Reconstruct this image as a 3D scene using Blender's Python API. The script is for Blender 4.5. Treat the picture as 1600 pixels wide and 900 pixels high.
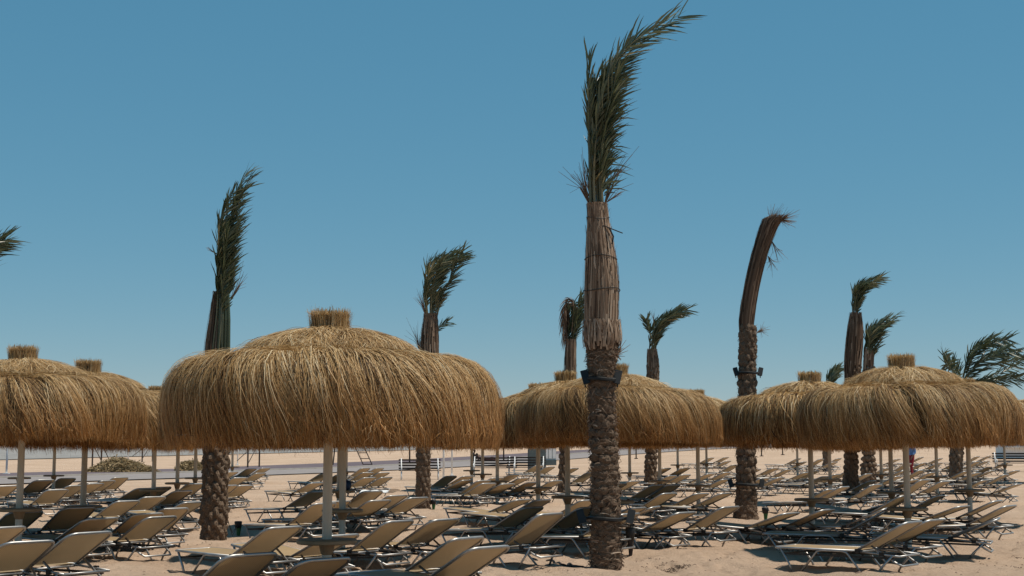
import bpy, bmesh, math, random
import numpy as np
from mathutils import Vector, Matrix
R = math.radians
for o in list(bpy.data.objects): bpy.data.objects.remove(o)
scene = bpy.context.scene
COL = scene.collection

# ------------------------------------------------------------------ camera
F = 2222.0                      # focal length in photo pixels (50 mm on 36 mm)
EYE = 1.65
HORIZON = 695.0
PITCH = math.atan((HORIZON - 450.0) / F)
cam_data = bpy.data.cameras.new('camera')
cam_data.sensor_width = 36.0
cam_data.lens = 36.0 * F / 1600.0
cam_data.clip_start = 0.1
cam_data.clip_end = 20000
cam = bpy.data.objects.new('camera', cam_data)
cam.location = (0, 0, EYE)
cam.rotation_euler = (R(90) + PITCH, 0, 0)
COL.objects.link(cam)
scene.camera = cam

# ------------------------------------------------------------------ sky, sun, exposure
SUN_EL, SUN_AZ = 67.0, -8.0     # azimuth measured from +X, counter-clockwise
sd = Vector((math.cos(R(SUN_EL)) * math.cos(R(SUN_AZ)), math.cos(R(SUN_EL)) * math.sin(R(SUN_AZ)), math.sin(R(SUN_EL))))
world = bpy.data.worlds.new('World'); scene.world = world; world.use_nodes = True
nt = world.node_tree; nt.nodes.clear()
sky = nt.nodes.new('ShaderNodeTexSky'); sky.sky_type = 'NISHITA'; sky.sun_disc = False
sky.sun_elevation = R(SUN_EL); sky.sun_rotation = R(90 - SUN_AZ)
sky.altitude = 0; sky.air_density = 0.8; sky.dust_density = 0.0; sky.ozone_density = 10.0
hs = nt.nodes.new('ShaderNodeHueSaturation'); hs.inputs['Hue'].default_value = 0.480
hs.inputs['Saturation'].default_value = 1.72; hs.inputs['Value'].default_value = 1.30
bg = nt.nodes.new('ShaderNodeBackground'); bg.inputs['Strength'].default_value = 0.148
wo = nt.nodes.new('ShaderNodeOutputWorld')
gm = nt.nodes.new('ShaderNodeGamma'); gm.inputs[1].default_value = 0.4
nt.links.new(sky.outputs[0], gm.inputs[0]); nt.links.new(gm.outputs[0], hs.inputs['Color']); nt.links.new(hs.outputs[0], bg.inputs['Color'])
nt.links.new(bg.outputs[0], wo.inputs['Surface'])
sun_d = bpy.data.lights.new('sun', 'SUN'); sun_d.energy = 4.0; sun_d.angle = R(0.53); sun_d.color = (1.0, 0.92, 0.79)
sun = bpy.data.objects.new('sun', sun_d); COL.objects.link(sun)
sun.rotation_euler = sd.to_track_quat('Z', 'Y').to_euler()
sun.location = (10, -5, 30)
vs = scene.view_settings
vs.view_transform = 'Standard'; vs.look = 'None'; vs.gamma = 1.0; vs.exposure = 0.26
vs.use_curve_mapping = False
scene.render.engine = 'CYCLES'
scene.cycles.max_bounces = 6
scene.cycles.transparent_max_bounces = 6

# ------------------------------------------------------------------ helpers
rng = np.random.default_rng(7)
random.seed(7)

def smooth(a, b, x):
    t = np.clip((np.asarray(x, float) - a) / (b - a), 0, 1)
    return t * t * (3 - 2 * t)

def terrain(x, y):
    """height of the smooth beach: flat near, a gentle rise inland on the right"""
    x = np.asarray(x, float); y = np.asarray(y, float)
    k = 0.0015 + 0.0090 * smooth(-14, 22, x)
    rise = np.minimum(np.maximum(y - 42, 0), 110)
    far = np.clip((y - 95) / 160, 0, 1) * 1.0
    z = k * rise * smooth(36, 62, y)
    return z + far * np.maximum(1.60 - z, 0)

_perm = np.random.default_rng(3).random((256, 256))
def vnoise(x, y):
    xi = np.floor(x).astype(int); yi = np.floor(y).astype(int)
    fx = x - xi; fy = y - yi
    fx = fx * fx * (3 - 2 * fx); fy = fy * fy * (3 - 2 * fy)
    a = _perm[xi & 255, yi & 255]; b = _perm[(xi + 1) & 255, yi & 255]
    c = _perm[xi & 255, (yi + 1) & 255]; d = _perm[(xi + 1) & 255, (yi + 1) & 255]
    return (a * (1 - fx) + b * fx) * (1 - fy) + (c * (1 - fx) + d * fx) * fy - 0.5

def relief(x, y):
    x = np.asarray(x, float); y = np.asarray(y, float)
    n = 0.10 * vnoise(x / 2.7 + 9, y / 2.7) + 0.065 * vnoise(x / 0.75, y / 0.75 + 40) \
        + 0.046 * vnoise(x / 0.27 + 70, y / 0.27) + 0.022 * vnoise(x / 0.11, y / 0.11 + 11)
    n = n - 0.045 * smooth(.14, .30, vnoise(x / .42 + 31, y / .42 + 5)) - 0.03 * smooth(.2, .34, vnoise(x / .2 + 3, y / .2 + 55))
    return n * (1 - smooth(38, 56, y))

def gz(x, y):
    return float(terrain(x, y) + relief(x, y))

def ray(px, py):
    c, s = math.cos(PITCH), math.sin(PITCH)
    u = (px - 800.0) / F; v = (450.0 - py) / F
    return Vector((u, c - v * s, s + v * c))

def at(px, py, h=0.0):
    """the point seen at a photo pixel that lies h metres above the beach"""
    d = ray(px, py); lo = 5.0
    prev = 5.0
    t = 5.0
    while t < 400:
        if EYE + d.z * t <= float(terrain(d.x * t, d.y * t)) + h:
            lo, hi = prev, t
            for _ in range(30):
                m = (lo + hi) / 2
                if EYE + d.z * m <= float(terrain(d.x * m, d.y * m)) + h: hi = m
                else: lo = m
            t = hi
            break
        prev = t; t *= 1.02
    return Vector((d.x * t, d.y * t, EYE + d.z * t))

def on_plane(px, py, depth):
    """the point seen at a photo pixel at a given distance along Y"""
    d = ray(px, py); t = depth / d.y
    return Vector((d.x * t, depth, EYE + d.z * t))

def tag(o, label=None, cat=None, group=None, kind=None):
    if label: o['label'] = label
    if cat: o['category'] = cat
    if group: o['group'] = group
    if kind: o['kind'] = kind
    return o

def empty(name, loc=(0, 0, 0), rz=0.0):
    o = bpy.data.objects.new(name, None); COL.objects.link(o)
    o.location = loc; o.rotation_euler = (0, 0, rz); o.empty_display_size = 0.2
    return o

def link(name, mesh, parent=None):
    o = bpy.data.objects.new(name, mesh); COL.objects.link(o)
    if parent is not None: o.parent = parent
    return o

def np_mesh(name, v, f, mat=None, attrs=None, smooth_shade=False):
    v = np.asarray(v, np.float32); f = np.asarray(f, np.int32)
    me = bpy.data.meshes.new(name)
    me.vertices.add(len(v)); me.vertices.foreach_set('co', v.ravel())
    k = f.shape[1]
    me.loops.add(f.size); me.loops.foreach_set('vertex_index', f.ravel())
    me.polygons.add(len(f))
    me.polygons.foreach_set('loop_start', np.arange(0, f.size, k, dtype=np.int32))
    if attrs:
        for an, av in attrs.items():
            a = me.attributes.new(an, 'FLOAT', 'POINT')
            a.data.foreach_set('value', np.asarray(av, np.float32).ravel())
    if smooth_shade: me.polygons.foreach_set('use_smooth', np.ones(len(f), bool))
    me.update(calc_edges=True); me.validate()
    if mat: me.materials.append(mat)
    return me

class MB:
    """collects shapes into one mesh"""
    def __init__(self): self.v = []; self.f = []; self.m = []
    def add(self, vs_, fs_, mi=0):
        b = len(self.v); self.v += [tuple(p) for p in vs_]
        self.f += [tuple(i + b for i in q) for q in fs_]; self.m += [mi] * len(fs_)
    def box(self, c, s, rot=None, mi=0):
        pts = [Vector((sx * s[0] / 2, sy * s[1] / 2, sz * s[2] / 2)) for sx in (-1, 1) for sy in (-1, 1) for sz in (-1, 1)]
        if rot is not None: pts = [rot @ p for p in pts]
        pts = [p + Vector(c) for p in pts]
        self.add(pts, [(0, 1, 3, 2), (4, 6, 7, 5), (0, 4, 5, 1), (2, 3, 7, 6), (0, 2, 6, 4), (1, 5, 7, 3)], mi)
    def tube(self, pts, r, n=6, mi=0, cap=True):
        pts = [Vector(p) for p in pts]; rs = r if isinstance(r, (list, tuple)) else [r] * len(pts)
        rings = []; up = None
        for i, p in enumerate(pts):
            t = (pts[min(i + 1, len(pts) - 1)] - pts[max(i - 1, 0)]).normalized()
            if up is None:
                a = Vector((0, 0, 1)) if abs(t.z) < 0.9 else Vector((1, 0, 0))
                up = (a - t * a.dot(t)).normalized()
            else:
                up = (up - t * up.dot(t)).normalized()
            sd_ = t.cross(up)
            rings.append([p + (up * math.cos(2 * math.pi * k / n) + sd_ * math.sin(2 * math.pi * k / n)) * rs[i] for k in range(n)])
        vs_ = [q for g in rings for q in g]; fs_ = []
        for i in range(len(rings) - 1):
            for k in range(n):
                fs_.append((i * n + k, i * n + (k + 1) % n, (i + 1) * n + (k + 1) % n, (i + 1) * n + k))
        if cap:
            fs_.append(tuple(range(n - 1, -1, -1))); fs_.append(tuple((len(rings) - 1) * n + k for k in range(n)))
        self.add(vs_, fs_, mi)
    def lathe(self, prof, n=24, c=(0, 0, 0), mi=0):
        vs_ = []; fs_ = []
        for r, z in prof:
            for k in range(n):
                a = 2 * math.pi * k / n
                vs_.append((c[0] + r * math.cos(a), c[1] + r * math.sin(a), c[2] + z))
        for i in range(len(prof) - 1):
            for k in range(n):
                fs_.append((i * n + k, i * n + (k + 1) % n, (i + 1) * n + (k + 1) % n, (i + 1) * n + k))
        self.add(vs_, fs_, mi)
    def mesh(self, name, mats, smooth_shade=False):
        me = bpy.data.meshes.new(name); me.from_pydata(self.v, [], self.f)
        for m in (mats if isinstance(mats, (list, tuple)) else [mats]): me.materials.append(m)
        me.polygons.foreach_set('material_index', self.m)
        if smooth_shade:
            me.polygons.foreach_set('use_smooth', np.ones(len(self.f), bool))
        me.update(); return me
    def build(self, name, mats, parent=None, smooth_shade=False):
        return link(name, self.mesh(name, mats, smooth_shade), parent)

# ------------------------------------------------------------------ materials
def new_mat(name):
    m = bpy.data.materials.new(name); m.use_nodes = True
    n = m.node_tree.nodes; l = m.node_tree.links
    return m, n, l, n['Principled BSDF'], n['Material Output']

def ramp(n, stops):
    r = n.new('ShaderNodeValToRGB'); e = r.color_ramp.elements
    while len(e) < len(stops): e.new(0.5)
    for i, (p, c) in enumerate(stops): e[i].position = p; e[i].color = (*c, 1)
    return r

def noise(n, l, scale, detail=4, rough=0.6, coord='Object', stretch=None):
    tc = n.new('ShaderNodeTexCoord'); t = n.new('ShaderNodeTexNoise')
    t.inputs['Scale'].default_value = scale; t.inputs['Detail'].default_value = detail; t.inputs['Roughness'].default_value = rough
    if stretch:
        mp = n.new('ShaderNodeMapping'); mp.inputs['Scale'].default_value = stretch
        l.new(tc.outputs[coord], mp.inputs[0]); l.new(mp.outputs[0], t.inputs['Vector'])
    else: l.new(tc.outputs[coord], t.inputs['Vector'])
    return t

def noisy(name, stops, scale, rough=0.8, bump=0.0, bscale=None, detail=5, metallic=0.0, spec=0.3, stretch=None, coord='Object'):
    m, n, l, b, out = new_mat(name)
    t = noise(n, l, scale, detail, 0.62, coord, stretch); r = ramp(n, stops)
    l.new(t.outputs['Fac'], r.inputs[0]); l.new(r.outputs[0], b.inputs['Base Color'])
    b.inputs['Roughness'].default_value = rough; b.inputs['Metallic'].default_value = metallic
    b.inputs['Specular IOR Level'].default_value = spec
    if bump:
        t2 = noise(n, l, bscale or scale * 4, 6, 0.7, coord, stretch); bp = n.new('ShaderNodeBump')
        bp.inputs['Strength'].default_value = bump; bp.inputs['Distance'].default_value = 0.02
        l.new(t2.outputs['Fac'], bp.inputs['Height']); l.new(bp.outputs[0], b.inputs['Normal'])
    return m

def strand_mat(name, stops, trans=0.25, rough=0.6, spec=0.25):
    """dry grass or leaf: colour per strand from the 'tone' attribute, some light passes through"""
    m, n, l, b, out = new_mat(name)
    a = n.new('ShaderNodeAttribute'); a.attribute_name = 'tone'
    r = ramp(n, stops); l.new(a.outputs['Fac'], r.inputs[0]); l.new(r.outputs[0], b.inputs['Base Color'])
    b.inputs['Roughness'].default_value = rough; b.inputs['Specular IOR Level'].default_value = spec
    tr = n.new('ShaderNodeBsdfTranslucent'); l.new(r.outputs[0], tr.inputs['Color'])
    mx = n.new('ShaderNodeMixShader'); mx.inputs[0].default_value = trans
    l.new(b.outputs[0], mx.inputs[1]); l.new(tr.outputs[0], mx.inputs[2]); l.new(mx.outputs[0], out.inputs['Surface'])
    return m

M = {}
def sand_material():
    m, n, l, b, out = new_mat('sand')
    t1 = noise(n, l, 0.35, 6, 0.6); r1 = ramp(n, [(0.3, (0.42, 0.30, 0.214)), (0.55, (0.50, 0.365, 0.268)), (0.75, (0.55, 0.415, 0.31))])
    l.new(t1.outputs['Fac'], r1.inputs[0])
    t2 = noise(n, l, 9.0, 8, 0.75); r2 = ramp(n, [(0.30, (0.62, 0.58, 0.54)), (0.46, (1, 1, 1)), (0.8, (1.08, 1.06, 1.03))])
    l.new(t2.outputs['Fac'], r2.inputs[0])
    mx = n.new('ShaderNodeMix'); mx.data_type = 'RGBA'; mx.blend_type = 'MULTIPLY'; mx.inputs[0].default_value = 0.75
    l.new(r1.outputs[0], mx.inputs[6]); l.new(r2.outputs[0], mx.inputs[7])
    l.new(mx.outputs[2], b.inputs['Base Color'])
    b.inputs['Roughness'].default_value = 0.95; b.inputs['Specular IOR Level'].default_value = 0.1
    t3 = noise(n, l, 22.0, 9, 0.75); bp = n.new('ShaderNodeBump'); bp.inputs['Strength'].default_value = 1.0; bp.inputs['Distance'].default_value = 0.055
    l.new(t3.outputs['Fac'], bp.inputs['Height']); l.new(bp.outputs[0], b.inputs['Normal'])
    return m
M['sand'] = sand_material()
M['asphalt'] = noisy('asphalt', [(0.3, (0.105, 0.08, 0.09)), (0.7, (0.14, 0.11, 0.12))], 0.6, 0.9, 0.3, 30)
M['paving'] = noisy('pale_paving', [(0.3, (0.21, 0.185, 0.18)), (0.7, (0.27, 0.24, 0.23))], 0.8, 0.9, 0.3, 20)
M['kerb'] = noisy('kerb_stone', [(0.3, (0.33, 0.30, 0.27)), (0.7, (0.42, 0.38, 0.34))], 2, 0.9)
M['gravel'] = noisy('gravel', [(0.25, (0.13, 0.125, 0.12)), (0.45, (0.22, 0.21, 0.20)), (0.7, (0.32, 0.30, 0.28))], 0.9, 0.95, 1.0, 3.0, detail=9)
M['straw'] = strand_mat('straw', [(0.0, (0.06, 0.032, 0.017)), (0.26, (0.255, 0.145, 0.058)), (0.56, (0.49, 0.315, 0.138)), (0.83, (0.66, 0.48, 0.262)), (1.0, (0.78, 0.64, 0.42))], 0.36)
def warm_brim():
    n = M['straw'].node_tree.nodes; l = M['straw'].node_tree.links
    a = n.new('ShaderNodeAttribute'); a.attribute_name = 'warm'
    r = [q for q in n if q.type == 'VALTORGB'][0]; mx = n.new('ShaderNodeMix'); mx.data_type = 'RGBA'; mx.blend_type = 'MULTIPLY'
    mx.inputs[7].default_value = (0.90, 0.57, 0.28, 1)
    l.new(a.outputs['Fac'], mx.inputs[0]); l.new(r.outputs[0], mx.inputs[6])
    for q in n:
        if q.type == 'BSDF_PRINCIPLED': l.new(mx.outputs[2], q.inputs['Base Color'])
        if q.type == 'BSDF_TRANSLUCENT': l.new(mx.outputs[2], q.inputs['Color'])
warm_brim()  # straw turns darker and more orange towards the brim
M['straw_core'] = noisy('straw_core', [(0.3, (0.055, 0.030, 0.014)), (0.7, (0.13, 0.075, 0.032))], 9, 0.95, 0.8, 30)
M['pole'] = noisy('pole_wood', [(0.3, (0.50, 0.44, 0.36)), (0.7, (0.62, 0.56, 0.47))], 3, 0.55, 0.15, 20, stretch=(6, 6, 0.6))
M['table'] = noisy('table_wood', [(0.3, (0.22, 0.145, 0.085)), (0.7, (0.33, 0.225, 0.135))], 5, 0.6, 0.2, 20)
M['metal'] = noisy('brushed_metal', [(0.3, (0.30, 0.295, 0.29)), (0.7, (0.46, 0.455, 0.45))], 5, 0.46, 0.0, metallic=0.9, spec=0.5)
M['dark_metal'] = noisy('dark_metal', [(0.3, (0.02, 0.02, 0.022)), (0.7, (0.045, 0.043, 0.04))], 8, 0.5, metallic=0.3)
M['black'] = noisy('black_plastic', [(0.3, (0.010, 0.010, 0.011)), (0.7, (0.02, 0.02, 0.02))], 12, 0.45)
M['white'] = noisy('white_paint', [(0.3, (0.68, 0.69, 0.70)), (0.7, (0.80, 0.80, 0.79))], 4, 0.5, 0.05)
M['rung'] = noisy('rusty_iron_slat_shade', [(0.3, (0.03, 0.022, 0.02)), (0.7, (0.07, 0.05, 0.04))], 9, 0.7)  # iron parts; on the bench slats this dark colour stands in for shade
M['teal'] = noisy('teal_panel', [(0.3, (0.075, 0.10, 0.105)), (0.7, (0.12, 0.15, 0.15))], 3, 0.6)
M['grey_panel'] = noisy('grey_panel', [(0.3, (0.36, 0.39, 0.40)), (0.7, (0.50, 0.52, 0.52))], 3, 0.6)
M['bark'] = noisy('palm_bark', [(0.25, (0.030, 0.020, 0.015)), (0.5, (0.075, 0.050, 0.036)), (0.75, (0.14, 0.10, 0.075))], 7, 0.95, 1.0, 26, stretch=(1, 1, 2.2))
M['boot'] = noisy('leaf_base', [(0.25, (0.070, 0.046, 0.032)), (0.5, (0.155, 0.106, 0.072)), (0.72, (0.27, 0.195, 0.138)), (0.85, (0.37, 0.29, 0.22))], 6, 0.92, 0.9, 30, coord='Object')
M['frond'] = strand_mat('frond', [(0.0, (0.030, 0.040, 0.017)), (0.35, (0.060, 0.078, 0.036)), (0.65, (0.105, 0.125, 0.068)), (0.85, (0.19, 0.185, 0.11)), (1.0, (0.32, 0.26, 0.13))], 0.30, 0.36, 0.6)
M['dead'] = strand_mat('dead_frond', [(0.0, (0.055, 0.032, 0.020)), (0.35, (0.16, 0.10, 0.066)), (0.7, (0.31, 0.215, 0.15)), (1.0, (0.55, 0.43, 0.33))], 0.15, 0.75)
M['dry_heap'] = strand_mat('dry_heap', [(0.0, (0.09, 0.062, 0.032)), (0.5, (0.29, 0.205, 0.105)), (1.0, (0.50, 0.39, 0.23))], 0.25)
M['towel'] = noisy('towel', [(0.3, (0.70, 0.70, 0.70)), (0.7, (0.80, 0.80, 0.80))], 30, 0.95, 0.5, 120)
M['blue'] = noisy('blue_rubber', [(0.3, (0.006, 0.028, 0.08)), (0.7, (0.01, 0.04, 0.11))], 6, 0.5)
M['green'] = noisy('green_stake', [(0.3, (0.02, 0.09, 0.03)), (0.7, (0.03, 0.13, 0.045))], 6, 0.5)
M['skin'] = noisy('skin', [(0.3, (0.10, 0.052, 0.033)), (0.7, (0.14, 0.075, 0.05))], 6, 0.6)
M['shirt_blue'] = noisy('blue_shirt', [(0.3, (0.09, 0.18, 0.38)), (0.7, (0.14, 0.25, 0.48))], 12, 0.9)
M['trousers_red'] = noisy('red_trousers', [(0.3, (0.16, 0.012, 0.022)), (0.7, (0.24, 0.02, 0.03))], 12, 0.9)
M['dark_cloth'] = noisy('dark_cloth', [(0.3, (0.012, 0.010, 0.012)), (0.7, (0.024, 0.02, 0.022))], 12, 0.9)
M['maroon_cloth'] = noisy('maroon_cloth', [(0.3, (0.035, 0.010, 0.010)), (0.7, (0.06, 0.018, 0.016))], 12, 0.9)
M['hair'] = noisy('hair', [(0.3, (0.008, 0.007, 0.006)), (0.7, (0.016, 0.013, 0.011))], 12, 0.7)
M['pebble'] = noisy('pebble', [(0.3, (0.09, 0.06, 0.045)), (0.7, (0.26, 0.18, 0.13))], 3, 0.95)

def fabric_material():
    m, n, l, b, out = new_mat('mesh_fabric')
    tc = n.new('ShaderNodeTexCoord'); wv = n.new('ShaderNodeTexWave'); wv.wave_type = 'BANDS'; wv.bands_direction = 'Y'
    wv.inputs['Scale'].default_value = 14.0; wv.inputs['Distortion'].default_value = 0.25
    l.new(tc.outputs['Object'], wv.inputs['Vector'])
    r = ramp(n, [(0.0, (0.30, 0.207, 0.112)), (0.6, (0.365, 0.26, 0.146)), (1.0, (0.395, 0.28, 0.158))]); l.new(wv.outputs['Fac'], r.inputs[0])
    t = noise(n, l, 2.5, 4); oi = n.new('ShaderNodeObjectInfo')
    mm = n.new('ShaderNodeMath'); mm.operation = 'MULTIPLY_ADD'; mm.inputs[1].default_value = 0.22; mm.inputs[2].default_value = 0.78
    ad = n.new('ShaderNodeMath'); ad.operation = 'ADD'; l.new(t.outputs['Fac'], ad.inputs[0]); l.new(oi.outputs['Random'], ad.inputs[1])
    l.new(ad.outputs[0], mm.inputs[0])
    mx = n.new('ShaderNodeMix'); mx.data_type = 'RGBA'; mx.blend_type = 'MULTIPLY'; mx.inputs[0].default_value = 1.0
    l.new(r.outputs[0], mx.inputs[6]); l.new(mm.outputs[0], mx.inputs[7])
    l.new(mx.outputs[2], b.inputs['Base Color']); b.inputs['Roughness'].default_value = 0.55; b.inputs['Specular IOR Level'].default_value = 0.35
    tr = n.new('ShaderNodeBsdfTranslucent'); l.new(mx.outputs[2], tr.inputs['Color'])
    ms = n.new('ShaderNodeMixShader'); ms.inputs[0].default_value = 0.15
    l.new(b.outputs[0], ms.inputs[1]); l.new(tr.outputs[0], ms.inputs[2]); l.new(ms.outputs[0], out.inputs['Surface'])
    return m
M['fabric'] = fabric_material()

# ------------------------------------------------------------------ the beach: one sheet to the horizon
def build_ground():
    inv = np.linspace(1 / 9.0, 1 / 420.0, 460)
    ys = np.concatenate([[-400, -60, -15, 0, 4, 7], 1 / inv, [600, 1000, 2500, 9000]])
    u = np.linspace(-1, 1, 560)
    rows = []
    for y in ys:
        w = 0.42 * max(y, 8) + 2
        mid = u * w
        outer = np.array([w * 1.15 + 2, w * 1.6 + 15, w * 3 + 120, w * 6 + 1500])
        xs = np.concatenate([-outer[::-1], mid, outer])
        rows.append(np.stack([xs, np.full_like(xs, y)], 1))
    g = np.array(rows); nr, nc = g.shape[:2]
    x = g[..., 0]; y = g[..., 1]
    z = terrain(x, y) + relief(x, y)
    v = np.stack([x, y, z], -1).reshape(-1, 3)
    i = np.arange(nr - 1)[:, None] * nc + np.arange(nc - 1)[None, :]
    f = np.stack([i, i + 1, i + nc + 1, i + nc], -1).reshape(-1, 4)
    o = link('beach_ground', np_mesh('beach_ground', v, f, M['sand'], smooth_shade=True))
    return tag(o, 'pale tan trodden sand of the beach', None, None, 'structure')
build_ground()

DIRV = Vector((0.44, 0.898)); PERP = Vector((0.898, -0.44))
def strip(name, off0, off1, lift, mat, label, thick=None):
    """a band of ground that runs beside the beach, off0..off1 metres to the near side of its far edge"""
    P0 = Vector((-29.0, 79.0)); v = []; f = []
    ts = np.concatenate([np.linspace(-60, 260, 90), np.linspace(280, 1500, 20)]); ns = 7
    for t in ts:
        for k in range(ns):
            p = P0 + DIRV * t + PERP * (off0 + (off1 - off0) * k / (ns - 1))
            v.append((p.x, p.y, float(terrain(p.x, p.y)) + lift))
    for i in range(len(ts) - 1):
        for k in range(ns - 1):
            a = i * ns + k; f.append((a, a + 1, a + ns + 1, a + ns))
    o = link(name, np_mesh(name, v, f, mat)); return tag(o, label, None, None, 'structure')
strip('road', 0, 9.0, 0.03, M['asphalt'], 'dark purplish asphalt road behind the beach')
strip('pavement', 9.15, 16.5, 0.05, M['paving'], 'pale grey pavement along the near side of the road')
def perp_off(px, py):
    q = at(px, py); return (Vector((q.x, q.y)) - Vector((-29.0, 79.0))).dot(PERP)
G_OFF = 0.5 * (perp_off(40, 712) + perp_off(700, 706.5))
strip('gravel_field', -300, G_OFF, 0.06, M['gravel'], 'grey gravel ground far behind the road')
def kerb(off, label):
    mb = MB(); P0 = Vector((-29.0, 79.0)); pr = None
    rings = []
    for t in np.linspace(-50, 260, 60):
        p = P0 + DIRV * t + PERP * off
        z = float(terrain(p.x, p.y)); q = PERP * 0.07
        rings.append([(p.x - q.x, p.y - q.y, z - .05), (p.x - q.x, p.y - q.y, z + .13), (p.x + q.x, p.y + q.y, z + .13), (p.x + q.x, p.y + q.y, z - .05)])
    v = [p for r_ in rings for p in r_]; f = []
    for i in range(len(rings) - 1):
        for k in range(3): f.append((i * 4 + k, i * 4 + k + 1, i * 4 + k + 5, i * 4 + k + 4))
    mb.add(v, f); return tag(mb.build('kerb', M['kerb']), label, None, None, 'structure')
kerb(9.07, 'low kerb between the road and the pale pavement')

# ------------------------------------------------------------------ thatched umbrellas
PROF = [(0.10, 0.70), (0.30, 0.71), (0.55, 0.725), (0.80, 0.75), (1.08, 0.782), (1.29, 0.780), (1.45, 0.718), (1.555, 0.588), (1.605, 0.42), (1.63, 0.20), (1.64, 0.0), (1.645, -0.12), (1.65, -0.24)]
CAP = [(0.10, 1.135), (0.20, 1.11), (0.41, 1.068), (0.60, 1.015), (0.80, 0.945), (0.93, 0.885), (1.05, 0.83)]
class Prof:
    def __init__(self, pts):
        self.p = np.array(pts); self.c = np.concatenate([[0], np.cumsum(np.hypot(*np.diff(self.p, axis=0).T))])
    def at(self, s):
        s = np.clip(s, 0, self.c[-1]); return np.interp(s, self.c, self.p[:, 0]), np.interp(s, self.c, self.p[:, 1])
    def n(self, s):
        r0, z0 = self.at(s - .06); r1, z1 = self.at(s + .06); dr, dz = r1 - r0, z1 - z0; L = np.hypot(dr, dz) + 1e-9
        return -dz / L, dr / L          # outward normal (r, z)
P_SKIRT, P_CAP = Prof(PROF), Prof(CAP)
S_BRIM = float(P_SKIRT.c[10])

def ribbons(P, width, tone, side):
    """P: (n, k, 3) strand paths, side: (n,k,3) unit width directions -> verts, quads, tone"""
    n, k, _ = P.shape
    taper = np.linspace(1, 0.35, k)[None, :, None]
    w = width[:, None, None] * taper * 0.5
    V = np.stack([P - side * w, P + side * w], 2).reshape(-1, 3)
    b = (np.arange(n)[:, None] * k + np.arange(k - 1)[None, :]) * 2
    Q = np.stack([b, b + 1, b + 3, b + 2], -1).reshape(-1, 4)
    T = np.repeat(tone.reshape(-1), 2) if tone.ndim == 2 else np.repeat(tone, k * 2)
    return V, Q, T

def thatch_ring(rg, n, s_lo, s_hi, len_lo, len_hi, nlock, wind, width, k=7, droop=0.0, lift=0.075, s_stop=None, prof=P_SKIRT, mess=0.075):
    """strands laid down the umbrella surface in overlapping locks"""
    lock_a = np.sort(rg.uniform(0, 2 * np.pi, nlock)); lock_d = rg.normal(0, 0.10, nlock); lock_l = rg.random(nlock); lock_t = rg.normal(0, 0.13, nlock)
    lock_len = rg.uniform(-0.05, 0.05, nlock)
    li = rg.integers(0, nlock, n)
    a0 = lock_a[li] + rg.normal(0, 0.6 * 2 * np.pi / nlock, n)
    s0 = rg.uniform(s_lo, s_hi, n); ln = rg.uniform(len_lo, len_hi, n)
    stop = (S_BRIM if s_stop is None else s_stop) + rg.normal(0, 0.028, n) + lock_len[li] * .5
    s1 = np.minimum(s0 + ln, stop)
    t = np.linspace(0, 1, k)[None, :]
    S = s0[:, None] + (s1 - s0)[:, None] * t
    r, z = prof.at(S); nr_, nz_ = prof.n(S)
    off = (rg.random(n) * lift + 0.07 * lock_l[li])[:, None] * (0.25 + 0.75 * np.sin(np.pi * np.clip(t * 0.85 + 0.12, 0, 1))) - 0.012
    r = r + nr_ * off; z = z + nz_ * off
    fall = smooth(0.5, S_BRIM + 0.1, S) ** 1.2
    dA = (lock_a[li] - a0)[:, None] * 0.55 * t + lock_d[li][:, None] * fall * 1.2 + rg.normal(0, mess, n)[:, None] * t
    A = a0[:, None] + dA
    A = A + (-np.sin(A)) * wind * fall / np.maximum(r, 0.5)
    r = r + 0.10 * np.cos(A) * fall * wind
    wig = rg.normal(0, 0.006, (n, k)); A = A + wig
    P = np.stack([r * np.cos(A), r * np.sin(A), z - droop * t], -1)
    side = np.stack([-np.sin(A), np.cos(A), np.zeros_like(A)], -1)
    side = side + rg.normal(0, 0.25, (n, 1, 3)); side /= np.linalg.norm(side, axis=-1, keepdims=True)
    tone = np.clip(0.505 + rg.normal(0, 0.26, n) + lock_t[li], 0.0, 1.0)
    v, q, t_ = ribbons(P, rg.uniform(0.5, 1.5, n) * width, tone, side)
    warm = smooth(S_BRIM - 0.75, S_BRIM, S) * rg.uniform(.35, 1, n)[:, None]
    return v, q, t_, np.repeat(warm.reshape(-1), 2)

def crease_band(rg, n, width, k):
    """straw lying round the roof where the cap meets the skirt"""
    a = rg.uniform(0, 2 * np.pi, n); t = np.linspace(0, 1, k)[None]; da = rg.uniform(.12, .42, n) * rg.choice((-1, 1), n)
    A = a[:, None] + da[:, None] * t; r0 = rg.normal(.93, .05, n); wob = .03 * np.sin(a * 5) + .02 * np.sin(a * 11 + 2)
    r = r0[:, None] + wob[:, None] + rg.normal(0, .05, n)[:, None] * t
    z = .905 - (r - .93) * .30 + np.abs(rg.normal(0, .018, n))[:, None] - .02 * t
    P = np.stack([r * np.cos(A), r * np.sin(A), z], -1)
    side = np.stack([np.cos(A) * .6, np.sin(A) * .6, .8 + 0 * A], -1)
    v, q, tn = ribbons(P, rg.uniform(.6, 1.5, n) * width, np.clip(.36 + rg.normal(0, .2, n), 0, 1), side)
    return v, q, tn, np.zeros(len(tn))

def merge(parts):
    V = []; Q = []; T = []; W = []; b = 0
    for p in parts:
        v, q, t = p[:3]; V.append(v); Q.append(q + b); T.append(t); W.append(p[3] if len(p) > 3 else np.zeros(len(t))); b += len(v)
    return np.concatenate(V), np.concatenate(Q), np.concatenate(T), np.concatenate(W)

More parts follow.
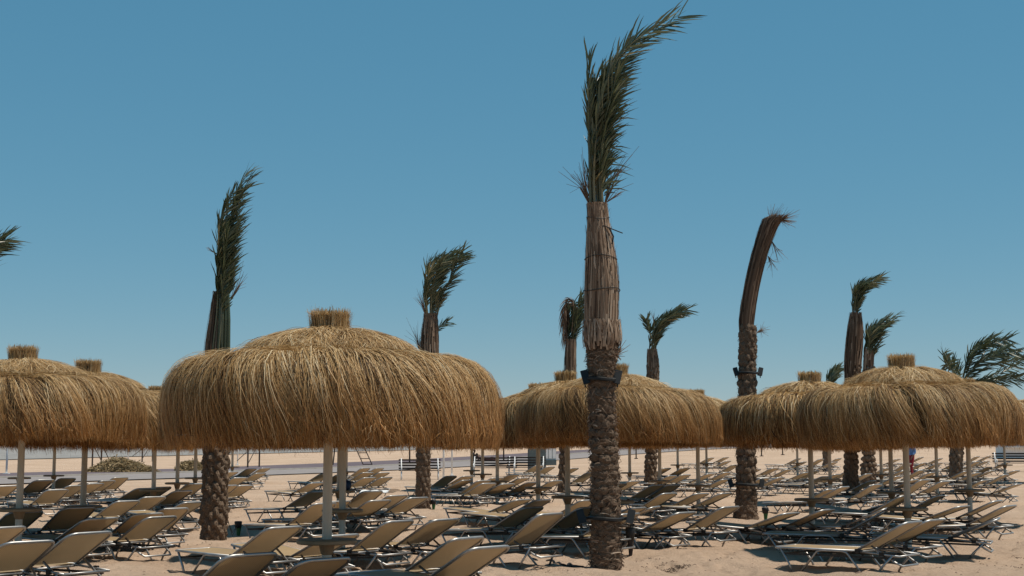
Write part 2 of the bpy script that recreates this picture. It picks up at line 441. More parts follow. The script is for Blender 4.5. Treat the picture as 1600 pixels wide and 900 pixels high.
def knob_mesh(rg, n, width, name):
    a = rg.uniform(0, 2 * np.pi, n); rr = 0.205 * np.sqrt(rg.uniform(0.5, 1, n)); k = 4
    t = np.linspace(0, 1, k)[None, :]; flare = rg.normal(0.005, 0.022, n)
    H_ = rg.normal(0.24, 0.022, n)
    r = (rr * 1.06)[:, None] + (flare[:, None] * t - 0.012 * np.sin(np.pi * t)); A = a[:, None] + rg.normal(0, 0.14, n)[:, None] * t
    P = np.stack([r * np.cos(A), r * np.sin(A), 1.105 + H_[:, None] * t], -1)
    side = np.stack([-np.sin(A), np.cos(A), 0 * A], -1)
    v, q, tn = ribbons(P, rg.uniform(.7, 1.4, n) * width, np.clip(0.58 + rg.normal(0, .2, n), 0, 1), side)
    b = int(n * 0.7); a = rg.uniform(0, 2 * np.pi, b); rr = 0.20 * np.sqrt(rg.random(b))            # cut ends on the top
    c = np.stack([rr * np.cos(a), rr * np.sin(a), 1.315 + rg.normal(0, .012, b)], -1)
    d = rg.normal(0, 1, (b, 3)); d[:, 2] = np.abs(d[:, 2]) * .5; d /= np.linalg.norm(d, axis=1, keepdims=True)
    P2 = np.stack([c, c + d * 0.035, c + d * 0.07], 1); s2 = np.cross(d, [0, 0, 1.0]); s2 /= np.linalg.norm(s2, axis=1, keepdims=True) + 1e-9
    v2, q2, t2 = ribbons(P2, np.full(b, width), np.clip(0.6 + rg.normal(0, .2, b), 0, 1), np.repeat(s2[:, None], 3, 1))
    v, q, tn, _w = merge([(v, q, tn), (v2, q2, t2)])
    return np_mesh(name, v, q, M['straw'], {'tone': tn})

def umbrella_set(seed, level):
    rg = np.random.default_rng(seed)
    m = [1.0, 0.45, 0.16][level]; w = [0.0064, 0.013, 0.026][level]; k = [8, 6, 5][level]
    wind = 0.58
    skirt = [thatch_ring(rg, int(9000 * m), 0.50, 0.95, 1.25, 1.8, 84, wind, w, k),
             thatch_ring(rg, int(7200 * m), 0.85, 1.45, 0.7, 1.35, 58, wind, w, k, lift=0.10),
             thatch_ring(rg, int(5600 * m), 1.50, 2.0, 0.3, 0.9, 120, wind, w, k, lift=0.05),
             thatch_ring(rg, int(260 * m), 1.7, 2.0, 0.3, 0.6, 90, wind * 1.4, w * .6, k, lift=0.03, s_stop=S_BRIM + 0.09)]
    v, q, t, wm = merge(skirt); sk = np_mesh('skirt_thatch', v, q, M['straw'], {'tone': t, 'warm': wm})
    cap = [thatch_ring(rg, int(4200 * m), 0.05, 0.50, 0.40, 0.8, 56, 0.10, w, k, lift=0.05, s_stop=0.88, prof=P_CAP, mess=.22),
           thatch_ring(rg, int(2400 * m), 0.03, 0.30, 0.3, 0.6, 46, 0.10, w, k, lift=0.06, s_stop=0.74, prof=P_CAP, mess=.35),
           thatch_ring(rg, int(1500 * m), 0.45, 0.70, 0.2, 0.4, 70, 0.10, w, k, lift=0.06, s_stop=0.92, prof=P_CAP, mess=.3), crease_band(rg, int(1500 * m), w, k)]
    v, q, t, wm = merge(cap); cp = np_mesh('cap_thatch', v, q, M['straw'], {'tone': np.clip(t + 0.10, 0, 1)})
    kn = knob_mesh(rg, int(900 * m) + 60, w * 1.1, 'top_tuft')
    return sk, cp, kn
U_NEAR = [umbrella_set(11 + i, 0) for i in range(3)]
U_MID = [umbrella_set(31 + i, 1) for i in range(3)]
U_FAR = [umbrella_set(51 + i, 2) for i in range(2)]

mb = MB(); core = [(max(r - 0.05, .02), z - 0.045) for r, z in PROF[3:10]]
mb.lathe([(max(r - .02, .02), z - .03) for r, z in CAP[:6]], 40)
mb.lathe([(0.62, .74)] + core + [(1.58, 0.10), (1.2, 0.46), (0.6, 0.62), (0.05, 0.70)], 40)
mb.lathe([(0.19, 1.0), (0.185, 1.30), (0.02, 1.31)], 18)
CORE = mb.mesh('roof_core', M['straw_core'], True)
BRIM_Z = 1.66
mb = MB(); mb.lathe([(0.052, -0.25), (0.050, 0.8), (0.047, 1.6), (0.045, BRIM_Z + 1.0)], 14); POLE = mb.mesh('pole', M['pole'], True)
mb = MB(); mb.lathe([(0.056, 0.675), (0.29, 0.675), (0.305, 0.685), (0.305, 0.712), (0.29, 0.722), (0.056, 0.722)], 28); TABLE = mb.mesh('table_top', M['table'])
mb = MB()
mb.lathe([(0.047, 0.56), (0.06, 0.58), (0.085, 0.674), (0.047, 0.674)], 14)
BRACKET = mb.mesh('table_bracket', M['table'])
mb = MB()
for k_ in range(10):
    a = k_ * math.pi / 5
    mb.tube([(math.cos(a) * .05, math.sin(a) * .05, BRIM_Z + .68), (math.cos(a) * 1.1, math.sin(a) * 1.1, BRIM_Z + .46), (math.cos(a) * 1.56, math.sin(a) * 1.56, BRIM_Z + .10)], 0.022, 5)
RIBS = mb.mesh('roof_ribs', M['pole'])

POLES = []   # (x, y) of every umbrella pole and palm, kept clear of loungers
def umbrella(p, i, label, scale=1.0, turn=None):
    d = p.y
    e = empty('thatched_umbrella', (p.x, p.y, gz(p.x, p.y)), 0)
    tag(e, label, 'umbrella', 'thatched beach umbrellas')
    rg = random.Random(100 + i)
    S = U_NEAR[i % 3] if d < 24.5 else (U_MID[i % 3] if d < 42 else U_FAR[i % 2])
    tilt = (rg.uniform(-.012, .012), rg.uniform(-.012, .012))
    rz = rg.uniform(-.5, .5) if turn is None else turn; sy = rg.choice((-1, 1)); s = scale * rg.uniform(.97, 1.02)
    zr = rg.uniform(-.05, .05)
    if i: tilt = (rg.uniform(-.03, .03), rg.uniform(-.03, .03))
    link('pole', POLE, e); link('table_top', TABLE, e); link('table_bracket', BRACKET, e); link('roof_ribs', RIBS, e)
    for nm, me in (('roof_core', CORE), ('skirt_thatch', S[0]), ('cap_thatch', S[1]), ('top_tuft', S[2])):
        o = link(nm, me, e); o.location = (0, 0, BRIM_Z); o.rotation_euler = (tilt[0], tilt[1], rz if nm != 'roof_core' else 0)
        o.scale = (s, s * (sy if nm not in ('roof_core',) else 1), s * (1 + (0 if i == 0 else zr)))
        if nm != 'roof_core': o['kind'] = 'stuff'
    POLES.append((p.x, p.y, 0.10)); return e

def by_depth(px, depth):
    q = on_plane(px, HORIZON + 60, depth); return Vector((q.x, depth, 0))
T_H = 0.69
UMB = [
 (by_depth(512, 14.5), 'largest thatched umbrella in front, left of centre, on a pale pole'),
 (at(535, 797, T_H), 'thatched umbrella hidden directly behind the largest one, its pole showing beside'),
 (at(30, 801, T_H), 'thatched umbrella cut by the left picture edge, nearest on the left'),
 (by_depth(131, 23.4), 'second thatched umbrella of the left row, with rounded top tuft'),
 (by_depth(962, 23.4), 'thatched umbrella right behind the tallest wrapped palm trunk'),
 (at(887, 776, T_H), 'thatched umbrella just left of the tallest palm, low top tuft showing'),
 (at(1418, 795, T_H), 'biggest thatched umbrella on the right, square top tuft against the sky'),
 (at(1268, 779, T_H), 'thatched umbrella peeking out left of the biggest one on the right'),
 (at(841, 763, T_H), 'thatched umbrella with small top tuft between the largest umbrella and tallest palm'),
 (at(240, 763, T_H), 'third thatched umbrella of the left row, pole left of the cobbled palm'),
 (at(277, 755, T_H), 'fourth thatched umbrella of the left row, thin pole near the straw heaps'),
 (at(305, 748, T_H), 'fifth thatched umbrella of the left row, thin pole touching the cobbled palm'),
 (at(363, 730, T_H), 'last thatched umbrella of the left row, thin pole right of the cobbled palm'),
 (at(84, 745, T_H), 'far left thatched umbrella whose dark table shows against the road'),
 (at(30, 751, T_H), 'far thatched umbrella hidden behind the leftmost pole'),
 (at(530, 772, T_H), 'thatched umbrella third in the row behind the largest umbrella'),
 (at(541, 737, T_H), 'thatched umbrella far behind the largest one, near the iron ladder'),
 (at(737, 736, T_H), 'far thatched umbrella whose pole stands before the two seated people'),
 (at(754, 742, T_H), 'far thatched umbrella, middle of three poles before the white bench'),
 (at(777, 748, T_H), 'far thatched umbrella, rightmost of three poles before the white bench'),
 (at(1091, 757, T_H), 'thatched umbrella with small tuft right of the tallest palm'),
 (at(1031, 749, T_H), 'far thatched umbrella whose pole stands right of a small palm trunk'),
 (at(984, 739, T_H), 'far thatched umbrella whose pole shows just right of the tallest palm'),
 (at(1059, 727, T_H), 'very far thatched umbrella beside the road, right of centre'),
 (at(1104, 725, T_H), 'very far thatched umbrella whose thin pole stands left of the dark bare palm'),
 (at(1297, 748, T_H), 'far thatched umbrella whose pole stands left of the twin palms'),
 (at(1393, 766, T_H), 'thatched umbrella behind the biggest right one, pole left of its pole'),
 (at(1377, 741, T_H), 'far thatched umbrella whose pole stands right of the twin palms'),
 (at(1464, 747, T_H), 'far thatched umbrella whose pole stands left of the open crowned palm'),
 (at(1515, 768, T_H), 'thatched umbrella behind the biggest right one, pole right of its pole'),
 (at(1570, 727, T_H), 'very far thatched umbrella at the right picture edge'),
 (at(1246, 724, T_H), 'very far thatched umbrella beside the road left of the pale pole'),
]
for i, (p, lb) in enumerate(UMB): umbrella(p, i, lb, turn=0.0 if i == 0 else None)

# ------------------------------------------------------------------ date palms
def catmull(P, n):
    P = [np.array(p, float) for p in P]; P = [2 * P[0] - P[1]] + P + [2 * P[-1] - P[-2]]
    out = []
    m = len(P) - 3
    for i in range(n):
        u = i / (n - 1) * m; j = min(int(u), m - 1); t = u - j
        a, b, c, d = P[j:j + 4]
        out.append(0.5 * ((2 * b) + (c - a) * t + (2 * a - 5 * b + 4 * c - d) * t * t + (3 * b - a - 3 * c + d) * t ** 3))
    return np.array(out)

def px_path(base, pts):
    """photo points (x, y, half width) at the palm's distance -> local (x, z, radius) in metres"""
    out = []
    for x, y, hw in pts:
        q = on_plane(x, y, base.y); m_ = F / base.y
        out.append((q.x - base.x, q.z - base.z, hw / m_))
    return out

def boot_variants():
    vs_ = []
    for k in range(5):
        rg = random.Random(k); mb = MB()
        # a stub of an old leaf stalk: wide blunt shield, thicker at the lower lip
        nx, nz = 5, 4; g = []
        for j in range(nz):
            v_ = j / (nz - 1)
            for i in range(nx):
                u_ = i / (nx - 1) * 2 - 1
                w_ = (0.62 + 0.38 * math.sin(math.pi * (0.2 + 0.6 * v_))) * (1 if j < nz - 1 else 0.72)
                dome = (1 - abs(u_) ** 2.4)
                prot = (0.15 + 0.85 * math.sin(math.pi * min(1, 0.12 + v_ * 0.80))) * dome
                g.append((u_ * w_ * 0.5 + rg.uniform(-.05, .05), prot * 0.9 * rg.uniform(.8, 1.2), v_ - 0.5 + rg.uniform(-.06, .06)))
        f = [(j * nx + i, j * nx + i + 1, (j + 1) * nx + i + 1, (j + 1) * nx + i) for j in range(nz - 1) for i in range(nx - 1)]
        mb.add(g, f); vs_.append(mb.mesh('leaf_base', M['boot']))
    return vs_
BOOTS = boot_variants()

def trunk_mesh(path, rg, n_seg=60, n_side=20):
    """path: local points (x, z, r)"""
    C = catmull([(x, 0, z, r) for x, z, r in path], n_seg)
    v = []; f = []
    for i, (x, y, z, r) in enumerate(C):
        for k in range(n_side):
            a = 2 * math.pi * k / n_side
            rr = r * (0.93 + 0.10 * rg.random() + 0.03 * math.sin(i * 1.9 + 3 * a))
            v.append((x + rr * math.cos(a), y + rr * math.sin(a), z))
    for i in range(n_seg - 1):
        for k in range(n_side):
            f.append((i * n_side + k, i * n_side + (k + 1) % n_side, (i + 1) * n_side + (k + 1) % n_side, (i + 1) * n_side + k))
    f.append(tuple((n_seg - 1) * n_side + k for k in range(n_side)))
    mb = MB(); mb.add(v, f); return mb.mesh('trunk', M['bark']), C

def add_boots(trunk, C, rg, rows, per, size, prot, as_parts, skip_above=None):
    L = len(C); joined = MB()
    for j in range(rows):
        u = (j + 0.5) / rows * (L - 1); i = min(int(u), L - 2); t = u - i
        c = C[i] * (1 - t) + C[i + 1] * t
        if skip_above is not None and c[2] > skip_above: break
        for k in range(per):
            a = 2 * math.pi * (k + 0.5 * (j % 2) + j * 0.07) / per + rg.uniform(-.09, .09)
            w_ = 2 * math.pi * c[3] / per * rg.uniform(.85, 1.3); h_ = size * rg.uniform(.85, 1.3); d_ = prot * rg.uniform(.6, 1.35)
            rot = Matrix.Rotation(a - math.pi / 2, 4, 'Z') @ Matrix.Rotation(rg.uniform(-.16, .16), 4, 'Y') @ Matrix.Rotation(-rg.uniform(.02, .2), 4, 'X')
            mat = Matrix.Translation((c[0] + math.cos(a) * c[3] * .95, c[1] + math.sin(a) * c[3] * .95, c[2] + rg.uniform(-.02, .02))) @ rot @ Matrix.Diagonal((w_, d_, h_, 1))
            me = BOOTS[rg.randrange(5)]
            if as_parts:
                o = link('leaf_base', me, trunk); o.matrix_local = mat
            else:
                joined.add([mat @ vv.co for vv in me.vertices], [tuple(p.vertices) for p in me.polygons])
    if not as_parts:
        o = joined.build('leaf_bases', M['boot'], trunk); o['kind'] = 'stuff'

def trunk_fibre(C, ng, n, tone0=0.42):
    """loose fibre and split stubs clinging to the trunk"""
    L = len(C); k = 4; idx = np.arange(L)
    u = ng.uniform(0, L - 1, n); a = ng.uniform(0, 2 * np.pi, n); t = np.linspace(0, 1, k)[None]
    X = np.interp(u, idx, C[:, 0]); Z = np.interp(u, idx, C[:, 2]); Rr = np.interp(u, idx, C[:, 3])
    da = ng.normal(0, .32, n); dz = ng.normal(.02, .045, n); lift = np.abs(ng.normal(.015, .02, n))
    A = a[:, None] + da[:, None] * t; r = Rr[:, None] * 1.02 + .02 + lift[:, None] * (0.3 + t ** 2) + .012 * np.sin(np.pi * t)
    P = np.stack([X[:, None] + r * np.cos(A), r * np.sin(A), Z[:, None] + dz[:, None] * t - .03 * t ** 2], -1)
    side = np.stack([0 * A, 0 * A, 1 + 0 * A], -1) + ng.normal(0, .3, (n, 1, 3)); side /= np.linalg.norm(side, axis=-1, keepdims=True)
    v, q, tn = ribbons(P, ng.uniform(.006, .024, n), np.clip(tone0 + ng.normal(0, .25, n), 0, 1), side)
    return np_mesh('trunk_fibre', v, q, M['dead'], {'tone': tn})

def wrap_mesh(path, rg, n, width, len_lo, len_hi, bulge=0.02, brush=0.0, tone0=0.5):
    """strips of dead stalk laid along the tied bundle"""
    C = catmull([(x, 0, z, r) for x, z, r in path], 80); L = len(C)
    k = 7
    a = rg.uniform(0, 2 * np.pi, n); u0 = rg.uniform(-0.02, 1.0, n) * (L - 1); ln = rg.uniform(len_lo, len_hi, n) * (L - 1)
    u1 = np.minimum(u0 + ln, (L - 1) * (1 + brush * rg.random(n)))
    t = np.linspace(0, 1, k)[None]; U = u0[:, None] + (u1 - u0)[:, None] * t
    Uc = np.clip(U, 0, L - 1); idx = np.arange(L)
    X = np.interp(Uc, idx, C[:, 0]); Z = np.interp(Uc, idx, C[:, 2]); Rr = np.interp(Uc, idx, C[:, 3])
    ex = np.maximum(U - (L - 1), 0) / (L - 1)
    tx = C[-1, 0] - C[-3, 0]; tz_ = C[-1, 2] - C[-3, 2]; tl = math.hypot(tx, tz_)
    tot = float(np.sum(np.hypot(np.diff(C[:, 0]), np.diff(C[:, 2]))))
    X = X + ex * tot * (tx / tl + 0.6); Z = Z + ex * tot * (tz_ / tl - 0.35)
    A = a[:, None] + rg.normal(0, 0.12, n)[:, None] * t
    rr = Rr * (0.94 + 0.12 * rg.random(n)[:, None]) + bulge * rg.random(n)[:, None] * np.sin(np.pi * t) + np.abs(rg.normal(0, .02, n))[:, None] * (t ** 4)
    P = np.stack([X + rr * np.cos(A), rr * np.sin(A), Z], -1)
    side = np.stack([-np.sin(A), np.cos(A), 0 * A], -1)
    tone = np.clip(tone0 + rg.normal(0, .2, n), 0, 1)
    v, q, tn = ribbons(P, rg.uniform(.5, 1.5, n) * width, tone, side)
    n_s = 16; cv = []; cq = []
    b = len(v)
    for (x, y, z, r) in C[::4]:
        for kk in range(n_s):
            aa = 2 * np.pi * kk / n_s; cv.append((x + r * .92 * np.cos(aa), r * .92 * np.sin(aa), z))
    m_ = len(C[::4])
    for i in range(m_ - 1):
        for kk in range(n_s):
            cq.append((b + i * n_s + kk, b + i * n_s + (kk + 1) % n_s, b + (i + 1) * n_s + (kk + 1) % n_s, b + (i + 1) * n_s + kk))
    V = np.concatenate([v, np.array(cv)]); Q = np.concatenate([q, np.array(cq)]); T = np.concatenate([tn, np.full(len(cv), 0.12)])
    return np_mesh('frond_wrap', V, Q, M['dead'], {'tone': T})

def frond_mesh(P, rg, n_leaf, leaf_len, leaf_w, start=0.2, wind=0.35, spread=0.6, plane=None, mat='frond', tone0=0.4, tone_tip=0.0, r0=0.016, one_side=0, droop=0.2):
    """P: (k,3) rachis points; leaflets on both sides"""
    P = catmull(P, 26); k = len(P); idx = np.arange(k)
    tang = np.gradient(P, axis=0); tang /= np.linalg.norm(tang, axis=1, keepdims=True)
    V = []; Q = []; T = []; b = 0
    mb = MB(); mb.tube([Vector(p) for p in P[::2]], [r0 * (1 - 0.8 * i / 12) for i in range(len(P[::2]))], 5)
    for p in mb.v: V.append(p); T.append(min(1, tone0 + 0.35))
    for q in mb.f:
        if len(q) == 4: Q.append(q)
    b = len(V)
    pl = np.array(plane if plane is not None else (rg.normal(), rg.normal(), 0.2 * rg.normal()), float)
    for s in (-1, 1):
        if one_side and s != one_side: continue
        for j in range(n_leaf):
            u = start + (1 - start) * (j + rg.random() * .8) / n_leaf
            ui = u * (k - 1)
            p = np.array([np.interp(ui, idx, P[:, c]) for c in range(3)]); t = np.array([np.interp(ui, idx, tang[:, c]) for c in range(3)])
            sd_ = np.cross(t, pl); sd_ = s * sd_ / (np.linalg.norm(sd_) + 1e-9)
            nn = np.cross(t, sd_)
            ang = spread * (0.72 + 0.35 * (u - start) / (1 - start)) * rg.uniform(.6, 1.3)
            d = t * math.cos(ang) + sd_ * math.sin(ang) + nn * rg.normal(0, .22) + np.array([wind * rg.uniform(.4, 1.2), 0, 0])
            d /= np.linalg.norm(d)
            L_ = leaf_len * rg.uniform(.65, 1.12) * (0.42 + 0.66 * math.sin(math.pi * min(1, (0.08 + 0.66 * (u - start) / (1 - start)))))
            w_ = leaf_w * rg.uniform(.7, 1.2)
            wd = np.cross(d, nn + rg.normal(0, .5, 3)); wd /= np.linalg.norm(wd) + 1e-9
            g = np.array([wind * .5, 0, -droop])
            pts = [p, p + d * L_ * .4 + g * L_ * .06, p + d * L_ * .75 + g * L_ * .22, p + d * L_ + g * L_ * .45]
            ws = [w_ * .6, w_, w_ * .75, w_ * .08]
            tn = float(np.clip(tone0 + rg.normal(0, .16) + tone_tip * u, 0, 1))
            for q, ww in zip(pts, ws):
                V.append(q - wd * ww / 2); V.append(q + wd * ww / 2); T += [tn, tn]
            for i in range(3): Q.append((b + 2 * i, b + 2 * i + 1, b + 2 * i + 3, b + 2 * i + 2))
            b += 8
    return np_mesh('frond', np.array([tuple(x) for x in V]), np.array(Q), M[mat], {'tone': np.array(T)})

def palm(px, py, label, trunk_pts, wrap_pts=None, spine=None, n_fronds=9, leaf=0.5, leaf_w=0.026, n_leaf=44, seed=1, near=True,
         boot=(34, 8, 0.15, 0.06), wrap=(420, 0.03, 0.12, 0.5), brush=0.0, short=0.62, spread=0.52, wind=0.35, start=0.12, tone0=0.5, wrap_tone=0.5, ties=(), extra=None, fibre=900):
    base = at(px, py); base.z = gz(base.x, base.y) - 0.03
    rg = random.Random(seed); ng = np.random.default_rng(seed)
    e = empty('palm_tree', base); tag(e, label, 'palm tree', 'date palms on the beach')
    POLES.append((base.x, base.y, 0.34))
    tp = [(x, z, r * (.77 if near else .84)) for x, z, r in px_path(base, trunk_pts)]; tp[0] = (tp[0][0], -0.05, tp[0][2])
    me, C = trunk_mesh(tp, rg); tr = link('trunk', me, e)
    add_boots(tr, C, rg, *boot, as_parts=near)
    if near and fibre: o = link('trunk_fibre', trunk_fibre(C, ng, fibre), tr); o['kind'] = 'stuff'
    crown = empty('crown', (0, 0, 0)); crown.parent = e
    if wrap_pts:
        wp = px_path(base, wrap_pts)
        o = link('frond_wrap', wrap_mesh(wp, ng, *wrap, brush=brush, tone0=wrap_tone), crown); o['kind'] = 'stuff'
        for u in ties:
            Cw = catmull([(x, 0, z, r) for x, z, r in wp], 60); c = Cw[int(u * 59)]
            mb = MB(); mb.tube([(c[0] + (c[3] * 1.1 + .008) * math.cos(a), (c[3] * 1.1 + .008) * math.sin(a), c[2] + .02 * math.sin(a * 2 + u * 9)) for a in np.linspace(0, 2 * math.pi, 22)], 0.007, 5, cap=False)
            mb.build('tie_wire', M['dark_metal'], crown)
    if spine:
        sp = px_path(base, spine); C = catmull([(x, 0, z, r) for x, z, r in sp], 60)
        for i in range(n_fronds):
            fr = 1.0 if i == 0 else short + (0.97 - short) * ng.random()
            a = 2 * math.pi * i / n_fronds + ng.random(); q = math.sqrt(ng.random()) * (0.25 if i == 0 else 0.9)
            n_ = max(4, int(8 * fr)); pts = []
            for j in range(n_):
                ui = j / (n_ - 1) * fr * 59; c = np.array([np.interp(ui, np.arange(60), C[:, k]) for k in range(4)])
                t = j / (n_ - 1); gx = 1 if i == 0 else 1 + .35 * ng.normal() * t
                pts.append((c[0] + math.cos(a) * q * c[3] * gx, math.sin(a) * q * c[3] * (1 + .8 * t), c[2]))
            me = frond_mesh(pts, ng, n_leaf, leaf, leaf_w, start=start + .10 * ng.random(), wind=wind, spread=spread, tone0=tone0 + .08 * ng.normal(), r0=0.02)
            link('frond', me, crown)
    if extra: extra(e, crown, base, rg, ng)
    return e, base

def px_local(base, x, y, dy=0.0):
    q = on_plane(x, y, base.y); return (q.x - base.x, dy, q.z - base.z)

def stalks(crown, base, ng, p_from, p_to, n, spread, name='dry_sprig', mat='dead', w=0.006):
    """a dry branching sprig: fine twigs fanning from one point"""
    mb = MB(); a = np.array(px_local(base, *p_from)); b_ = np.array(px_local(base, *p_to)); L = np.linalg.norm(b_ - a)
    for i in range(n):
        t = ng.normal(0, spread, 3); mid = a + (b_ - a) * (.5 + .1 * ng.random()) + t * L * .25; end = a + (b_ - a) * ng.uniform(.75, 1.1) + t * L
        mb.tube([tuple(a), tuple(mid), tuple(end)], [w, w * .7, w * .3], 4)
    me = mb.mesh(name, M[mat]); at_ = me.attributes.new('tone', 'FLOAT', 'POINT'); at_.data.foreach_set('value', ng.uniform(.2, .7, len(me.vertices)).astype(np.float32))
    return link(name, me, crown)

def clamp(base, cx, y, half, radius, label):
    """steel band round the trunk with two floodlights on its ends"""
    c = Vector(px_local(base, cx, y)) + base
    e = empty('floodlight_clamp', c); tag(e, label, 'floodlight', 'floodlights strapped to palm trunks')
    hw = half / (F / base.y)
    mb = MB(); mb.tube([(radius * math.cos(a), radius * math.sin(a), 0.01 * math.sin(2 * a)) for a in np.linspace(0, 2 * math.pi, 28)], 0.028, 6, cap=False)
    mb.build('strap', M['black'], e)
    for s in (-1, 1):
        mb = MB(); mb.tube([(s * radius * .9, -.05, 0), (s * hw, -.06, 0)], 0.022, 6); mb.build('arm', M['black'], e)
        mb = MB(); rot = Matrix.Rotation(R(14 * s), 3, 'Y') @ Matrix.Rotation(R(-18), 3, 'X')
        mb.box((s * hw, -.06, .03), (.085, .10, .17), rot); mb.box((s * hw, -.115, .03), (.10, .012, .19), rot); mb.tube([(s * hw, -.06, -.07), (s * hw, -.06, -.11)], .012, 5)
        mb.build('lamp_housing', M['black'], e)
    return e

def extra_tall(e, crown, base, rg, ng):
    # cut grey stalk standing on the left of the crown, short leaflets on its right side only
    pts = [px_local(base, x, y, -.02) for x, y in ((923, 318), (921, 240), (920, 160), (920, 94))]
    link('cut_frond', frond_mesh(pts, ng, 60, .42, .022, start=.15, wind=.5, spread=.45, plane=(0, 1, 0), one_side=1, tone0=.42, r0=.03), crown)
    for tx, ty in ((927, 150), (931, 120), (940, 104), (924, 180), (929, 134)):
        pts = [px_local(base, x, y, .06) for x, y in ((929, 325), (926, 260), (925 + (tx - 925) * .4, 200), (tx, ty))]
        link('frond', frond_mesh(pts, ng, 46, .42, .024, start=.2, wind=.25, spread=.42, tone0=.5), crown)
    for f_, t_, n in (((922, 322), (903, 258), 22), ((926, 320), (912, 268), 14), ((944, 322), (966, 262), 14), ((945, 318), (972, 300), 8), ((940, 300), (982, 246), 9)):
        stalks(crown, base, ng, f_, t_, n, .16)
    # long single leaflets blown off to the right of the bundle
    mb = MB()
    for i in range(46):
        y = ng.uniform(165, 305); x0 = 944 + (y < 200) * 10; a = np.array(px_local(base, x0, y, ng.uniform(-.1, .1))); L = ng.uniform(.2, .46)
        d = np.array([1, ng.normal(0, .4), ng.uniform(-.2, .95)]); d /= np.linalg.norm(d); w = np.cross(d, [0, 1, .3]); w /= np.linalg.norm(w)
        p1 = a + d * L * .6; p2 = a + d * L + np.array([0, 0, -.05]); mb.add([a - w * .008, a + w * .008, p1 + w * .009, p1 - w * .009, p2], [(0, 1, 2, 3), (3, 2, 4)])
    me = mb.mesh('loose_leaflets', M['frond']); t_ = me.attributes.new('tone', 'FLOAT', 'POINT'); t_.data.foreach_set('value', np.repeat(ng.uniform(.15, .75, 46), 5).astype(np.float32))
    o = link('loose_leaflets', me, crown); o['kind'] = 'stuff'
    # shaggy fringe where the wrapping ends, and fibre on the trunk under it
    wp = px_path(base, [(941, 548, 27), (941, 530, 29), (940, 500, 27)])
    o = link('fibre_skirt', wrap_mesh(wp, ng, 260, .026, .5, .9, tone0=.72), crown); o['kind'] = 'stuff'
    stalks(crown, base, ng, (958, 560), (968, 548), 40, .5, 'fibre_tuft', w=.008)
    mb = MB(); mb.tube([px_local(base, 950, 358, -.16), px_local(base, 957, 372, -.16), px_local(base, 955, 384, -.15)], .012, 5); mb.tube([px_local(base, 941, 355, -.16), px_local(base, 972, 366, -.1)], .008, 5); mb.build('rope_end', M['black'], crown)

pt, b1 = palm(947, 888, 'tallest palm, in front, with wrapped stalks and one long frond bent right',
     [(947, 892, 27), (946, 840, 26), (946, 780, 25), (943, 700, 24), (940, 620, 23), (940, 575, 23), (941, 545, 27), (941, 515, 26)],
     [(941, 540, 24), (940, 505, 25), (940, 440, 25), (938, 390, 21), (935, 350, 16), (933, 318, 14)],
     [(933, 330, 14), (931, 270, 13), (936, 205, 14), (950, 138, 17), (986, 74, 18), (1064, 24, 8)],
     n_fronds=11, leaf=.46, n_leaf=52, seed=5, boot=(46, 7, .105, .05), fibre=2600, wrap=(1100, .028, .12, .5), ties=(.36, .55, .85), short=.5, spread=.52, tone0=.54, wrap_tone=.6, extra=extra_tall)
clamp(b1, 939, 593, 25, .215, 'black floodlight pair strapped high on the tallest palm')
clamp(b1, 946, 810, 38, .235, 'black floodlight pair strapped low on the tallest palm')

def extra_left(e, crown, base, rg, ng):
    wp = px_path(base, [(330, 610, 13), (331, 550, 11), (335, 500, 8), (339, 455, 4)])
    o = link('dead_stalk', wrap_mesh(wp, ng, 110, .03, .4, .9, tone0=.33), crown)
    for x0, x1 in ((341, 346), (347, 350), (353, 354), (358, 357), (350, 343)):
        mb = MB(); mb.tube([px_local(base, x0, 600, -.1), px_local(base, (x0 + x1) / 2 + 2, 500, -.12), px_local(base, x1, 430, -.08)], [.035, .032, .02], 6)
        me = mb.mesh('stalk', M['frond']); t_ = me.attributes.new('tone', 'FLOAT', 'POINT'); t_.data.foreach_set('value', np.full(len(me.vertices), .62 + .1 * ng.normal(), np.float32)); link('stalk', me, crown)
    stalks(crown, base, ng, (360, 470), (383, 428), 12, .15); stalks(crown, base, ng, (345, 400), (322, 388), 5, .1)
pt, b2 = palm(333, 838, 'palm with cobbled trunk behind the largest umbrella, green crown upright on the left',
     [(333, 842, 21), (335, 800, 21), (336, 750, 20), (338, 700, 20), (339, 640, 20), (340, 600, 18), (341, 578, 15)], None,
     [(342, 548, 15), (347, 490, 13), (350, 435, 14), (355, 380, 17), (364, 318, 16), (385, 268, 9)],
     n_fronds=12, leaf=.40, n_leaf=52, seed=9, fibre=420, boot=(38, 8, .17, .085), short=.6, spread=.48, tone0=.52, start=.25, extra=extra_left)

